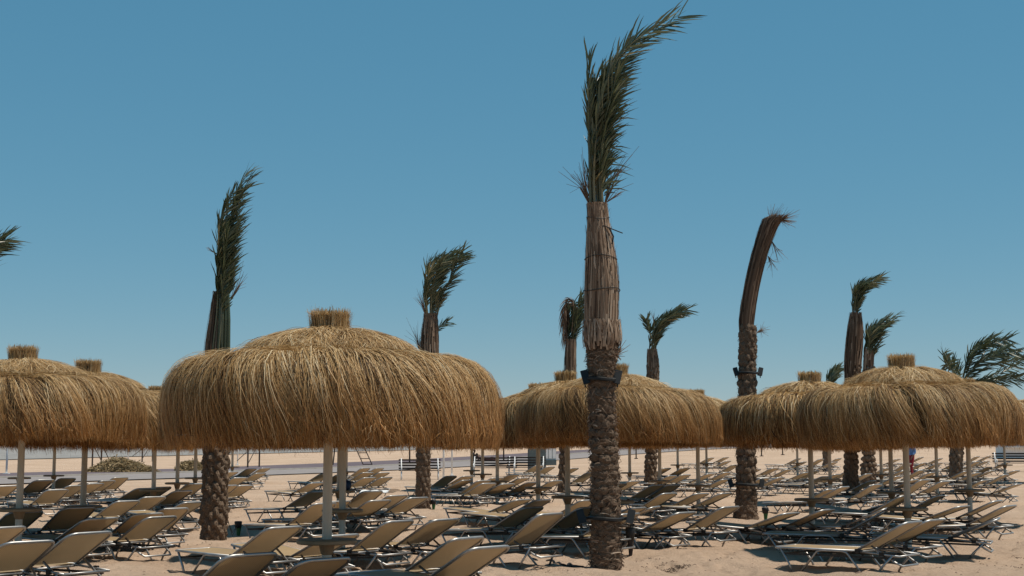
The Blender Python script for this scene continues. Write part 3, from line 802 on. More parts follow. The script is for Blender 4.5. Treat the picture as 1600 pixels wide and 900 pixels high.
def extra_mid(e, crown, base, rg, ng):
    stalks(crown, base, ng, (656, 548), (648, 515), 16, .22)
    pts = [px_local(base, x, y) for x, y in ((680, 522), (688, 510), (699, 503))]
    link('side_frond', frond_mesh(pts, ng, 24, .3, .02, start=.1, spread=.7, tone0=.5), crown)
    for k in range(2):
        pts = [px_local(base, x, y, .05 - .1 * k) for x, y in ((672, 505), (677 + 3 * k, 480), (684 + 4 * k, 462))]
        link('yellow_frond', frond_mesh(pts, ng, 30, .32, .022, start=.05, spread=.5, tone0=.9), crown)
    stalks(crown, base, ng, (668, 500), (656, 462), 24, .16); stalks(crown, base, ng, (680, 490), (692, 460), 16, .16)
palm(660, 797, 'palm right of the largest umbrella top, bushy green crown blown right',
     [(660, 800, 12), (661, 760, 12), (662, 700, 12), (666, 640, 12.5), (670, 580, 13), (671, 550, 13)],
     [(670, 590, 14), (671, 550, 14.5), (672, 515, 12), (673, 490, 10)],
     [(674, 500, 9), (676, 465, 17), (682, 437, 22), (695, 410, 22), (720, 394, 9)], n_fronds=11, leaf=.46, n_leaf=40, leaf_w=.028, seed=14, boot=(32, 8, .17, .07), wrap=(300, .035, .2, .6), extra=extra_mid, short=.66)

def extra_dark(e, crown, base, rg, ng):
    stalks(crown, base, ng, (1200, 400), (1212, 420), 14, .3); stalks(crown, base, ng, (1205, 375), (1218, 400), 14, .3)
    stalks(crown, base, ng, (1208, 345), (1234, 342), 90, .28, 'dry_tip'); stalks(crown, base, ng, (1200, 352), (1212, 332), 60, .3, 'dry_tip')
    stalks(crown, base, ng, (1182, 520), (1196, 512), 24, .35, 'fibre_tuft')
pt, b4 = palm(1165, 812, 'dark bare palm with only a bent brown bundle and no green, right of centre',
     [(1165, 816, 24), (1165, 800, 20), (1166, 770, 18), (1166, 700, 17), (1167, 620, 16), (1168, 560, 15), (1168, 510, 15)],
     [(1166, 530, 10), (1167, 495, 11), (1175, 445, 11), (1186, 400, 11.5), (1198, 363, 13), (1207, 342, 14.5)],
     None, seed=21, boot=(34, 8, .16, .06), wrap=(620, .034, .2, .7), brush=.05, wrap_tone=.24, extra=extra_dark)
clamp(b4, 1168, 583, 19, .25, 'black floodlight pair high on the dark bare palm')
clamp(b4, 1165, 757, 24, .28, 'black floodlight pair low on the dark bare palm')

def extra_droop(e, crown, base, rg, ng):
    for k in range(4):
        pts = [px_local(base, x + k * 2, y + k * 3, .1 * (k - 1.5)) for x, y in ((893, 520), (896, 478), (889, 468), (882, 480), (880, 505), (883, 530))]
        link('dead_frond', frond_mesh(pts, ng, 46, .38, .03, start=.1, wind=0, spread=.35, mat='dead', tone0=.35, droop=1.2), crown)
palm(880, 769, 'far palm with a brown frond drooping left, half behind the tallest palm',
     [(880, 771, 8.5), (881, 730, 7.5), (885, 660, 7.5), (890, 610, 8), (891, 575, 8)], [(891, 610, 9), (891, 575, 9), (892, 530, 8)],
     [(893, 545, 6), (896, 515, 10), (899, 490, 11), (908, 460, 5)], n_fronds=7, leaf=.5, n_leaf=28, leaf_w=.04, seed=23, near=False, boot=(30, 8, .18, .07), wrap=(160, .045, .3, .8), extra=extra_droop)
def extra_six(e, crown, base, rg, ng):
    stalks(crown, base, ng, (1022, 510), (1020, 487), 8, .1)
    pts = [px_local(base, x, y) for x, y in ((1018, 530), (1012, 510), (1009, 498))]; link('frond', frond_mesh(pts, ng, 22, .4, .04, start=.2, tone0=.45, wind=0), crown)
palm(1017, 766, 'small far palm right of the tallest, crown bent sharply right',
     [(1017, 768, 10), (1017, 730, 9), (1018, 660, 9), (1020, 600, 9), (1020, 570, 9)], [(1020, 600, 9), (1020, 570, 9), (1019, 545, 7)],
     [(1019, 560, 7), (1022, 530, 11), (1030, 508, 13), (1048, 492, 12), (1073, 484, 6)], n_fronds=9, leaf=.55, n_leaf=30, leaf_w=.042, seed=29, near=False, boot=(30, 8, .18, .08), wrap=(140, .045, .3, .8), extra=extra_six)
palm(1329, 772, 'taller left one of the twin palms behind the big right umbrella',
     [(1329, 775, 12), (1330, 730, 11), (1331, 660, 11), (1333, 600, 11), (1334, 560, 11)], [(1331, 600, 12), (1333, 560, 13), (1336, 520, 12), (1337, 488, 8)],
     [(1337, 500, 7), (1338, 470, 9), (1346, 450, 12), (1376, 433, 5)], n_fronds=9, leaf=.5, n_leaf=32, leaf_w=.038, seed=31, near=False, boot=(30, 8, .18, .10), wrap=(220, .045, .3, .8), short=.6, wrap_tone=.32)
palm(1357, 762, 'shorter right one of the twin palms behind the big right umbrella',
     [(1357, 765, 11), (1357, 730, 9.5), (1358, 660, 9), (1358, 600, 9), (1358, 575, 8)], [(1357, 600, 9), (1357, 570, 8), (1358, 545, 7)],
     [(1358, 570, 7), (1360, 540, 11), (1368, 515, 14), (1401, 491, 6)], n_fronds=9, leaf=.55, n_leaf=32, leaf_w=.042, seed=37, near=False, boot=(28, 8, .19, .12), wrap=(140, .045, .3, .8), short=.6)
def extra_open(e, crown, base, rg, ng):
    for pl in ([(1500, 596), (1484, 580), (1467, 553)], [(1503, 594), (1495, 575), (1482, 568)], [(1505, 592), (1520, 548), (1560, 526)], [(1507, 592), (1530, 545), (1576, 530)],
               [(1508, 594), (1540, 556), (1592, 552)], [(1508, 596), (1545, 572), (1603, 562)], [(1508, 600), (1550, 590), (1606, 568)], [(1506, 600), (1545, 596), (1598, 590)], [(1504, 590), (1513, 558), (1536, 537)], [(1506, 600), (1530, 600), (1560, 606)], [(1504, 596), (1530, 566), (1570, 545)]):
        dy = ng.normal(0, .5); pts = [px_local(base, x, y, dy * i * .5) for i, (x, y) in enumerate(pl)]
        link('frond', frond_mesh(pts, ng, 40, .62, .05, start=.08, spread=.75, wind=.5, tone0=.36, r0=.025), crown)
palm(1494, 756, 'untied palm with open fronds blown right at the right edge',
     [(1494, 759, 11), (1494, 730, 10), (1495, 690, 10), (1498, 640, 9), (1502, 600, 9)], None, None, seed=41, near=False, boot=(26, 8, .2, .09), extra=extra_open)
palm(1292, 737, 'smallest distant palm, only its leafy tip showing beside a top tuft',
     [(1292, 740, 6), (1292, 700, 6), (1293, 650, 6), (1294, 615, 6)], None,
     [(1294, 618, 5), (1296, 600, 7), (1299, 587, 7), (1307, 575, 4)], n_fronds=7, leaf=.6, n_leaf=22, leaf_w=.06, seed=43, near=False, boot=(24, 7, .24, .08))
palm(-66, 838, 'palm outside the left edge, its frond tip poking into the picture',
     [(-66, 842, 21), (-65, 780, 20), (-64, 700, 20), (-63, 620, 19), (-62, 560, 18)], [(-62, 580, 18), (-62, 540, 17), (-61, 505, 12)],
     [(-61, 530, 12), (-59, 480, 18), (-52, 430, 22), (-32, 395, 20), (8, 373, 7)], n_fronds=11, leaf=.5, n_leaf=44, seed=47, near=True, boot=(20, 7, .2, .08), wrap=(260, .035, .2, .6))

# ------------------------------------------------------------------ sun loungers
HX, SZ, BL = 1.22, 0.29, 0.74      # hinge, seat height, backrest length
def lounger_parts(HB, SAG):
    W = 0.30; P = {}
    def panel(fn, n, w, mat, name, sag):
        v = []; f = []; m_ = 5
        for i in range(n + 1):
            for j in range(m_ + 1):
                t = i / n; s = j / m_ * 2 - 1
                p, nrm = fn(t); dz = -sag * (1 - s * s) * math.sin(math.pi * min(max(t, 0.02), .98)) ** .5
                v.append((p[0] + nrm[0] * dz, s * w, p[2] + nrm[2] * dz))
        for i in range(n):
            for j in range(m_):
                a = i * (m_ + 1) + j; f.append((a, a + m_ + 1, a + m_ + 2, a + 1))
        mb = MB(); mb.add(v, f); return mb.mesh(name, mat, True)
    P['seat_panel'] = panel(lambda t: ((0.03 + (HX - .05) * t, 0, SZ + .012), (0, 0, 1)), 8, W - .006, M['fabric'], 'seat_panel', .022 * SAG)
    cb, sb = math.cos(HB), math.sin(HB)
    P['backrest_panel'] = panel(lambda t: ((HX + .03 + (BL - .05) * cb * t, 0, SZ + .03 + (BL - .05) * sb * t), (-sb, 0, cb)), 6, W - .006, M['fabric'], 'backrest_panel', .018 * SAG)
    r = 0.0155
    def loop(x0, x1, w, fz, rc):
        pts = [(x0, -w)]
        for k in range(6): a = math.pi / 2 * k / 5; pts.append((x1 - rc + rc * math.sin(a), -w + rc - rc * math.cos(a)))
        for k in range(6): a = math.pi / 2 * k / 5; pts.append((x1 - rc + rc * math.cos(a), w - rc + rc * math.sin(a)))
        pts.append((x0, w)); return [fz(x, y) for x, y in pts]
    mb = MB(); mb.tube(loop(-HX, 0.0, W, lambda x, y: (-x, y, SZ), .09)[::-1] if False else [(HX - q[0], q[1], SZ) for q in loop(0, HX, W, lambda x, y: (x, y), .07)], r, 7)
    mb.tube([(HX, -W, SZ - .005), (1.80, -W, SZ - .05)], r * .9, 6); mb.tube([(HX, W, SZ - .005), (1.80, W, SZ - .05)], r * .9, 6)
    mb.tube([(1.79, -W, SZ - .05), (1.79, W, SZ - .05)], r * .9, 6); mb.tube([(HX - .02, -W, SZ - .02), (HX - .02, W, SZ - .02)], r * .8, 6)
    P['seat_frame'] = mb.mesh('seat_frame', M['metal'], True)
    mb = MB()
    for s in (-1, 1): mb.box((0.93, s * (W - .012), SZ - .075), (1.56, .022, .026))
    for x in (0.18, 0.85, 1.66): mb.box((x, 0, SZ - .075), (.024, 2 * W - .03, .024))
    P['under_rail'] = mb.mesh('under_rail', M['dark_metal'])
    mb = MB(); mb.tube([(HX + .01 + q[0] * cb, q[1], SZ + .018 + q[0] * sb) for q in loop(0, BL, W, lambda x, y: (x, y), .11)], r * 1.12, 7)
    P['back_frame'] = mb.mesh('back_frame', M['metal'], True)
    # per side: front leg, arch of two legs, rear leg
    legs = []
    for s in (-1, 1):
        y = s * W
        for pts in ([(.09, y, SZ), (.22, y + s * .015, .10), (.27, y + s * .02, 0)],
                    [(.42, y + s * .02, 0), (.60, y, SZ - .07), (.64, y, SZ - .025), (.70, y, SZ - .012), (1.00, y, SZ - .012), (1.06, y, SZ - .025), (1.10, y, SZ - .07), (1.28, y + s * .02, 0)],
                    [(1.70, y, SZ - .045), (1.55, y + s * .012, .09), (1.49, y + s * .02, 0)]):
            mb = MB(); mb.tube(pts, r, 6); legs.append(mb.mesh('leg', M['metal'], True))
    P['leg'] = legs
    mb = MB(); w = W - .035
    mb.tube([(1.40, -w, SZ + .07), (1.72, -w, .16), (1.80, -w + .03, .115), (1.80, w - .03, .115), (1.72, w, .16), (1.40, w, SZ + .07)], r * .95, 6)
    P['back_support'] = mb.mesh('back_support', M['metal'], True)
    P['hinge'] = []
    for s in (-1, 1):
        for x, z in ((HX + .005, SZ + .002), (1.56, SZ - .03)):
            mb = MB(); mb.box((x, s * (W + .012), z), (.065, .03, .052)); P['hinge'].append(mb.mesh('hinge', M['black']))
    return P
def lounger_single(LP):
    v = []; f = []; mi = []
    mats = [M['fabric'], M['metal'], M['black'], M['dark_metal']]
    for key, me in [('seat_panel', LP['seat_panel']), ('backrest_panel', LP['backrest_panel']), ('seat_frame', LP['seat_frame']), ('back_frame', LP['back_frame']), ('back_support', LP['back_support']), ('under_rail', LP['under_rail'])] + [('hinge', m_) for m_ in LP['hinge']] + [('leg', m_) for m_ in LP['leg']]:
        b = len(v); v += [tuple(x.co) for x in me.vertices]; f += [tuple(i + b for i in p.vertices) for p in me.polygons]
        mi += [mats.index(me.materials[0])] * len(me.polygons)
    mb = MB(); mb.v = v; mb.f = f; mb.m = mi; return mb.mesh('sun_lounger', mats, True)
VAR = []
for hb_, sg_ in ((R(22.5), .8), (R(25.5), 1.5), (R(29), 1.0), (R(24), 2.0)):
    lp_ = lounger_parts(hb_, sg_); VAR.append((lp_, lounger_single(lp_), (HX + .01 + BL * math.cos(hb_), SZ + .018 + BL * math.sin(hb_))))
ORD = ['first', 'second', 'third', 'fourth', 'fifth', 'sixth', 'seventh', 'eighth', 'ninth', 'tenth', 'eleventh', 'twelfth', 'thirteenth', 'fourteenth', 'fifteenth', 'sixteenth']

CLUSTERS = [
 ('in the front group at bottom left around the leftmost pole', [(10, 819), (55, 844), (137, 838), (57, 799), (115, 795), (175, 807), (235, 803), (205, 793), (255, 790)]),
 ('in the group left of the cobbled palm trunk', [(199, 775), (241, 773), (285, 770), (303, 778), (275, 759), (307, 756), (230, 763)]),
 ('in the far left group just before the pavement', [(12, 761), (53, 755), (90, 762), (121, 759), (155, 751), (190, 747), (168, 754), (101, 749), (128, 754), (81, 752)]),
 ('in the group just right of the cobbled palm trunk', [(416, 731), (394, 732), (408, 739), (365, 737), (376, 745), (391, 753), (368, 754), (360, 762)]),
 ('in the front group under the largest umbrella', [(405, 867), (507, 863), (717, 847), (790, 849)]),
 ('in the row just behind the largest umbrella pole', [(460, 819), (520, 818), (633, 812), (695, 810)]),
 ('in the middle group behind the largest pole', [(484, 784), (533, 785), (500, 775), (585, 773), (623, 771), (604, 783), (642, 780)]),
 ('in the far group between ladder and largest pole', [(495, 750), (572, 731), (594, 731), (575, 738), (601, 738), (578, 747), (605, 746), (512, 740), (543, 740)]),
 ('in the far group right of the bushy palm trunk', [(705, 743), (732, 743), (731, 749), (759, 752), (765, 758), (792, 755), (804, 741), (820, 746), (825, 753), (852, 753), (777, 745)]),
 ('in the far group below the teal cabin', [(843, 727), (861, 729), (908, 739), (905, 731), (930, 729)]),
 ('in the middle group left of the tallest palm trunk', [(821, 775), (855, 773.5), (857, 793), (903, 791), (912, 809), (908, 772)]),
 ('in the group right of the tallest palm trunk', [(988, 807), (996, 787), (1024, 785), (1089, 801), (1128, 799)]),
 ('in the middle group between tallest palm and dark bare palm', [(971, 752), (993, 751), (1020, 760), (1048, 759), (1067, 769), (1099, 767), (1137, 771), (1136, 749)]),
 ('in the far group between tallest palm and dark bare palm', [(1047, 731), (1068, 731), (1084, 741), (1107, 740), (1137, 738), (1052, 745)]),
 ('by the road, far left of the dark bare palm', [(1112, 715), (1136, 714), (1139, 720), (1150, 726)]),
 ('in the group just right of the dark bare palm', [(1196, 747), (1221, 746), (1252, 794), (1290, 794), (1302, 761), (1323, 763)]),
 ('in the front group under the big right umbrella', [(1378, 793), (1390, 796), (1429, 815), (1469, 814), (1558, 803), (1508, 785), (1543, 785), (1595, 789)]),
 ('in the middle group behind the big right umbrella', [(1365, 751), (1372, 757), (1393, 775), (1427, 773), (1472, 772), (1449, 755), (1479, 755), (1535, 751), (1439, 747), (1358, 740), (1290, 744), (1596, 752)]),
 ('in the far group left of the twin palms', [(1249, 716), (1284, 717), (1262, 721), (1300, 722), (1310, 716)]),
 ('in the far row between dark bare palm and twin palms', [(1212, 731), (1232, 733), (1262, 738), (1284, 735), (1180, 733), (1310, 741), (1325, 735)]),
 ('in the far row between twin palms and open palm', [(1400, 736), (1420, 738), (1388, 731), (1440, 734), (1460, 738), (1405, 743)]),
 ('in the far row below the open palm crown', [(1510, 736), (1530, 738), (1552, 735), (1572, 740), (1590, 735), (1535, 730)]),
 ('in the far group at the right edge behind the poles', [(1441, 714), (1470, 716), (1445, 723), (1473, 723), (1525, 721), (1544, 720), (1528, 713), (1547, 712), (1498, 721), (1575, 722), (1404, 717), (1420, 724)]),
]
LN = []
for ci, (ph, lst) in enumerate(CLUSTERS):
    for k, (x, y) in enumerate(lst):
        rgk = random.Random(ci * 50 + k)
        yaw = R(-40 + rgk.uniform(-5, 5)); vi = rgk.randrange(4) if ci not in (0, 4, 5) else rgk.choice((2, 2, 1)); TOP = VAR[vi][2]
        if (x, y) in ((1378, 793), (1390, 796), (1558, 803), (1024, 785)): yaw = R(-22)
        T = at(x, y, TOP[1]); d = Vector((math.cos(yaw), math.sin(yaw)))
        c = Vector((T.x, T.y)) - d * (TOP[0] - 0.95)
        LN.append({'c': c, 'yaw': yaw, 'x': x, 'ci': ci, 'k': k, 'vi': vi})
for it in range(40):                              # nudge neighbours apart sideways, and off poles and trunks
    moved = 0
    for i in range(len(LN)):
        A = LN[i]; d = Vector((math.cos(A['yaw']), math.sin(A['yaw']))); w = Vector((-d.y, d.x))
        for j in range(i + 1, len(LN)):
            B = LN[j]; q = B['c'] - A['c']; u, v_ = q.dot(d), q.dot(w)
            if abs(u) < 1.92 and abs(v_) < 0.685:
                push = (0.69 - abs(v_)) / 2; s = 1 if v_ >= 0 else -1
                if abs(u) > 1.72:
                    pu = (1.93 - abs(u)) / 2; su = 1 if u > 0 else -1; A['c'] -= d * pu * su; B['c'] += d * pu * su
                else: A['c'] -= w * push * s; B['c'] += w * push * s
                moved += 1
        for (px_, py_, rr) in POLES:
            q = Vector((px_, py_)) - A['c']; u, v_ = q.dot(d), q.dot(w)
            if abs(u) < 1.0 + rr and abs(v_) < 0.34 + rr:
                A['c'] -= w * (0.345 + rr - abs(v_)) * (1 if v_ >= 0 else -1); moved += 1
    if not moved: break
for ci, (ph, lst) in enumerate(CLUSTERS):
    mem = sorted([q for q in LN if q['ci'] == ci], key=lambda q: q['x'])
    for n_, q in enumerate(mem): q['label'] = 'tan lounger, %s from left %s' % (ORD[n_], ph)
for q in LN:
    c = q['c']; d = Vector((math.cos(q['yaw']), math.sin(q['yaw'])))
    zs = [gz(*(c + d * a)) for a in (-.6, .4)]
    pitch = math.atan2(zs[0] - zs[1], 1.0); z = sum(zs) / 2 + (-.012)
    far = c.y > 44; LP, LOUNGER_ONE, TOP = VAR[q['vi']]
    if far:
        e = link('sun_lounger', LOUNGER_ONE)
    else:
        e = empty('sun_lounger')
        for nm in ('seat_panel', 'backrest_panel', 'seat_frame', 'back_frame', 'back_support', 'under_rail'): link(nm, LP[nm], e)
        for m_ in LP['hinge']: link('hinge', m_, e)
        for m_ in LP['leg']: link('leg', m_, e)
    # local x = 0.95 sits over c
    e.rotation_euler = (0, pitch, q['yaw'])
    off = Vector((-0.95 * d.x, -0.95 * d.y)); e.location = (c.x + off.x, c.y + off.y, z + 0.95 * math.sin(pitch))
    tag(e, q['label'], 'sun lounger', 'sun loungers in rows on the sand')
    q['obj'] = e

# ------------------------------------------------------------------ smaller things
# white towel and blue ball on the loungers behind the largest pole
def towel(px, py, w_px, label):
    p = at(px, py, SZ + .05); mb = MB(); n = 14; v = []; f = []
    L = w_px / (F / p.y)
    for i in range(n + 1):
        for j in range(7):
            x = (i / n - .5) * L; y = (j / 6 - .5) * .56
            z = .02 + .018 * math.sin(i * 1.3 + j * .8) + .22 * max(0, x / L) ** 2 - (.06 if j in (0, 6) else 0)
            v.append((x, y, z))
    for i in range(n):
        for j in range(6): a = i * 7 + j; f.append((a, a + 7, a + 8, a + 1))
    mb.add(v, f); o = mb.build('towel', M['towel'], None, True); o.location = p; o.rotation_euler = (0, 0, R(-38))
    return tag(o, label, 'towel')
towel(594, 768, 60, 'crumpled white towel on a lounger right of the blue ball')
def ball(px, py, r):
    u = UMB[15][0]; p = Vector((u.x + .15, u.y - .12, gz(u.x, u.y) + .722 + r)); mb = MB()
    prof = [(r * math.sin(a), -r * math.cos(a)) for a in np.linspace(0.01, math.pi - .01, 14)]
    mb.lathe(prof, 22); o = mb.build('ball', M['blue'], None, True); o.location = p
    mb = MB(); mb.tube([(0, 0, r - .01), (0, 0, r + .012)], .02, 8); mb.build('valve', M['black'], o)
    for k in range(3):
        a = k * math.pi / 3; mb = MB(); mb.tube([(1.004 * r * math.cos(t) * math.cos(a), 1.004 * r * math.cos(t) * math.sin(a), 1.004 * r * math.sin(t)) for t in np.linspace(0, 2 * math.pi, 30)], .004, 4, cap=False); mb.build('seam', M['black'], o)
    return tag(o, 'dark blue round ball on a small table right of the largest pole', 'ball')
ball(539, 766, 0.10)

def stake(px, py, h, label, cable_to=None, mat='green'):
    p = at(px, py); p.z = gz(p.x, p.y)
    e = empty('garden_spotlight', p); tag(e, label, 'spotlight', 'small spotlights on stakes beside palms')
    mb = MB(); mb.tube([(0, 0, -.12), (0.01, 0, h * .6)], [.012, .05], 6); mb.build('stake', M[mat], e)
    mb = MB(); mb.lathe([(.02, h * .55), (.06, h * .58), (.075, h), (.06, h + .015), (.01, h + .015)], 12); mb.build('lamp_head', M['black'], e, True)
    if cable_to:
        q = Vector(cable_to) - p; mb = MB()
        for k in range(2):
            mb.tube([(0, 0, h * .8), tuple(q * .45 + Vector((0, 0, -.10 - .06 * k))), tuple(q + Vector((0, 0, .08 * k)))], .006, 5)
        mb.build('cable', M['black'], e)
    return e
stake(372, 832, .26, 'black and green stake spotlight right of the cobbled palm trunk', cable_to=Vector(px_local(b2, 354, 806, -.1)) + b2)
stake(677, 797, .24, 'black stake spotlight right of the bushy palm trunk')
stake(1196, 818, .26, 'thin black stake spotlight right of the dark bare palm trunk')
stake(985, 871, .40, 'black stake spotlight behind the foot of the tallest palm', mat='rung')

# cable running off from the tallest palm, and drip line at its foot
def hose(pts, r, label):
    mb = MB(); q = []
    for x, y in pts: a = at(x, y); q.append((a.x, a.y, gz(a.x, a.y) + r * .8))
    C = catmull(q, 40); C = [(x, y, gz(x, y) + r * .7) for x, y, z in C]
    mb.tube(C, r, 6); return tag(mb.build('hose', M['black'], None, True), label, 'hose')
hose([(925, 885), (905, 886), (890, 884), (880, 886), (862, 880), (830, 874)], .016, 'thin black irrigation hose on the sand left of the tallest palm')
hose([(930, 890), (905, 889), (884, 886)], .014, 'short black hose end at the foot of the tallest palm')

# slatted white benches near the road, the slats' shade put into their colour
def bench(px, py, width, yaw, label):
    p = at(px, py); p.z = gz(p.x, p.y); e = empty('park_bench', p, yaw); tag(e, label, 'bench', 'slatted benches by the road')
    for k in range(5):
        mb = MB(); mb.box((0, -.20 + k * .10, .43), (width, .075, .03)); mb.build('seat_slat', M['rung'], e)
    for k in range(4):
        mb = MB(); mb.box((0, .27 + k * .03, .52 + k * .125), (width, .03, .075)); mb.build('back_slat', M['rung'], e)
    for s in (-1, 1):
        mb = MB(); x = s * (width / 2 - .12)
        mb.tube([(x, -.24, 0), (x, -.18, .41)], .028, 6); mb.tube([(x, .30, 0), (x, .20, .41), (x, .38, .96)], .028, 6); mb.tube([(x, -.24, .41), (x, .26, .41)], .025, 6); mb.tube([(x, -.26, .42), (x, -.2, .62), (x, .30, .64)], .022, 6)
        mb.build('side_frame', M['white'], e, True)
bench(656, 750, 1.9, R(6), 'bench with shade-coloured dark slats and white sides standing behind the bushy palm trunk')
bench(772, 745, 2.2, R(-4), 'bench with shade-coloured dark slats and white sides behind the three far poles right of centre')
bench(822, 744, 1.9, R(-4), 'bench with shade-coloured dark slats and white sides left of the teal cabin')
bench(1592, 737, 2.4, R(-8), 'bench with shade-coloured dark slats and white sides at the right picture edge')

# posts, fence frames, ladder beyond the road
def post(px, py, h, r, mat, label, arm=False, cat='post', name='slim_post'):
    p = at(px, py); p.z = float(terrain(p.x, p.y)); e = empty(name, p); tag(e, label, cat, 'slim posts near the road')
    mb = MB(); mb.tube([(0, 0, -.2), (0, 0, h)], [r, r * .8], 8); mb.build('shaft', M[mat], e, True)
    mb = MB(); mb.box((0, 0, .03), (r * 5, r * 5, .06)); mb.build('base_plate', M[mat], e)
    if arm:
        mb = MB(); mb.box((0, 0, h * .52), (.9, .05, .05)); mb.build('cross_arm', M[mat], e)
post(693, 752, 3.3, .045, 'white', 'left one of two white posts right of the bushy palm')
post(706, 744, 3.3, .045, 'white', 'right one of two white posts right of the bushy palm')
post(10, 741, 3.2, .06, 'white', 'white post beyond the road at the left picture edge', True)
post(200, 724, 2.6, .06, 'white', 'white post behind the larger dry heap')
post(371, 727, 3.0, .05, 'white', 'white post just right of the cobbled palm trunk')
post(640, 725, 2.6, .06, 'rung', 'dark post with crossbar left of the bushy palm trunk', True)
post(787, 721, 2.6, .06, 'rung', 'dark post right of the two seated people')
post(994, 717, 2.6, .05, 'rung', 'dark post beyond the road right of the tallest palm', True)
post(1190, 713, 2.4, .05, 'rung', 'dark post with crossbar right of the dark bare palm', True)
post(1223, 711, 2.4, .05, 'rung', 'dark post beyond the road left of the pale right pole')
def fence_frame(px0, px1, py, h, label, flip=False):
    a = at(px0, py); b_ = at(px1, py - 1); e = empty('braced_frame', (a.x, a.y, float(terrain(a.x, a.y)))); tag(e, label, 'frame', 'dark braced frames beyond the road')
    L = b_ - a; L.z = 0
    for k in range(2): mb = MB(); q = L * k; mb.tube([(q.x, q.y, -.2), (q.x, q.y, h)], .055, 6); mb.build('upright', M['rung'], e)
    for (u0, z0, u1, z1) in (((0, h * .93, 1, h * .25), (1, h * .93, 2.1, .25)) if not flip else ((0, .25, 1, h * .8), (1, h * .85, -.9, .5))):
        mb = MB(); mb.tube([(L.x * u0, L.y * u0, z0), (L.x * u1, L.y * u1, z1)], .03, 5); mb.build('brace', M['rung'], e)
    mb = MB(); mb.tube([(0, 0, h), (L.x, L.y, h)], .03, 5); mb.build('top_rail', M['rung'], e)
fence_frame(144, 158, 731, 1.75, 'dark braced frame left of the larger dry heap')
fence_frame(222, 238, 722, 2.0, 'dark braced frame behind the gap between the dry heaps', True)
fence_frame(387, 405, 731, 2.2, 'dark braced frame right of the cobbled palm', True)
def ladder():
    p = at(575, 727); e = empty('ladder', (p.x, p.y, float(terrain(p.x, p.y)))); tag(e, 'dark iron ladder leaning beyond the road behind the largest umbrella', 'ladder')
    h = 2.9; lean = -1.05
    for s in (-1, 1): mb = MB(); mb.tube([(s * .32, 0, 0), (s * .32 + lean * 1.35, .5, h)], .04, 6); mb.build('stile', M['rung'], e)
    for k in range(7):
        t = (k + .15) / 7; mb = MB(); mb.tube([(-.32 + lean * 1.35 * t, .5 * t, h * t), (.32 + lean * 1.35 * t, .5 * t, h * t)], .032, 5); mb.build('rung', M['rung'], e)
    mb = MB(); mb.tube([(-2.6, .5, -.1), (-2.3, .5, h)], .05, 6); mb.tube([(-2.35, .5, h - .05), (lean * 1.35 + .4, .5, h - .05)], .05, 6); mb.build('stand', M['rung'], e)
ladder()

# heaps of dry fronds
def heap(px, py, w_px, h, label, seed):
    p = at(px, py); p.z = float(terrain(p.x, p.y)); ng = np.random.default_rng(seed); W_ = w_px / (F / p.y)
    e = empty('dry_heap', p); tag(e, label, 'straw heap', 'heaps of cut fronds beyond the road')
    n = 2600; a = ng.uniform(0, 2 * np.pi, n); r = np.sqrt(ng.random(n)); x = r * np.cos(a) * W_ / 2; y = r * np.sin(a) * 1.1
    top = h * np.maximum(0, 1 - r ** 2.2) * (0.62 + .5 * vnoise(x * 1.3 + seed, y * 1.3) + .25)
    z = top * ng.uniform(.55, 1.0, n); d = ng.normal(0, 1, (n, 3)); d[:, 2] = d[:, 2] * .35 - .1; d /= np.linalg.norm(d, axis=1, keepdims=True)
    L = ng.uniform(.25, .6, n)[:, None]; c = np.stack([x, y, z], 1)
    P = np.stack([c - d * L * .5, c + np.array([0, 0, .05]), c + d * L * .5 - np.array([0, 0, .07])], 1); P[..., 2] = np.maximum(P[..., 2], .0)
    sd_ = np.cross(d, ng.normal(0, 1, (n, 3))); sd_ /= np.linalg.norm(sd_, axis=1, keepdims=True)
    v, q, t = ribbons(P, ng.uniform(.03, .07, n), np.clip(.5 + ng.normal(0, .22, n), 0, 1), np.repeat(sd_[:, None], 3, 1))
    o = link('stalks', np_mesh('stalks', v, q, M['dry_heap'], {'tone': t}), e); o['kind'] = 'stuff'
heap(190, 738, 112, .85, 'larger heap of dry olive fronds beyond the road on the left', 3)
heap(300, 736, 48, .75, 'smaller heap of dry fronds left of the cobbled palm', 4)

# cabin and panel stack beyond the road
def cabin():
    p = at(839, 735); p.z = float(terrain(p.x, p.y)); k = F / p.y; e = empty('utility_cabin', p); tag(e, 'dark teal utility cabin beside the road left of the tallest palm', 'cabin')
    w = 28 / k; mb = MB(); mb.box((0, .6, 1.0), (w, 1.2, 2.0)); mb.build('body', M['teal'], e)
    for s in (-1, 1): mb = MB(); mb.box((s * w * .24, -.015, 1.0), (w * .42, .03, 1.75)); mb.build('door', M['teal'], e)
    for j in range(5): mb = MB(); mb.box((-w * .24, -.04, .25 + j * .1), (w * .34, .02, .05)); mb.build('louvre', M['teal'], e)
    mb = MB(); mb.box((0, .6, 2.03), (w + .12, 1.32, .06)); mb.build('roof', M['teal'], e)
cabin()
def trailer():
    p = at(857, 727); p.z = float(terrain(p.x, p.y)); k = F / p.y; e = empty('panel_trailer', p); tag(e, 'pale grey panelled cabin right of the dark teal one beside the road', 'cabin')
    w = 24 / k; mb = MB(); mb.box((0, .6, .95), (w, 1.1, 1.9)); mb.build('body', M['grey_panel'], e)
    for j in range(4): mb = MB(); mb.box(((j - 1.5) * w / 4, .03, 1.05), (w / 4 - .06, .05, 1.2)); mb.build('panel', M['white'], e)
    mb = MB(); mb.box((0, -.02, .18), (w * 1.02, .16, .34)); mb.build('plinth', M['teal'], e)
trailer()
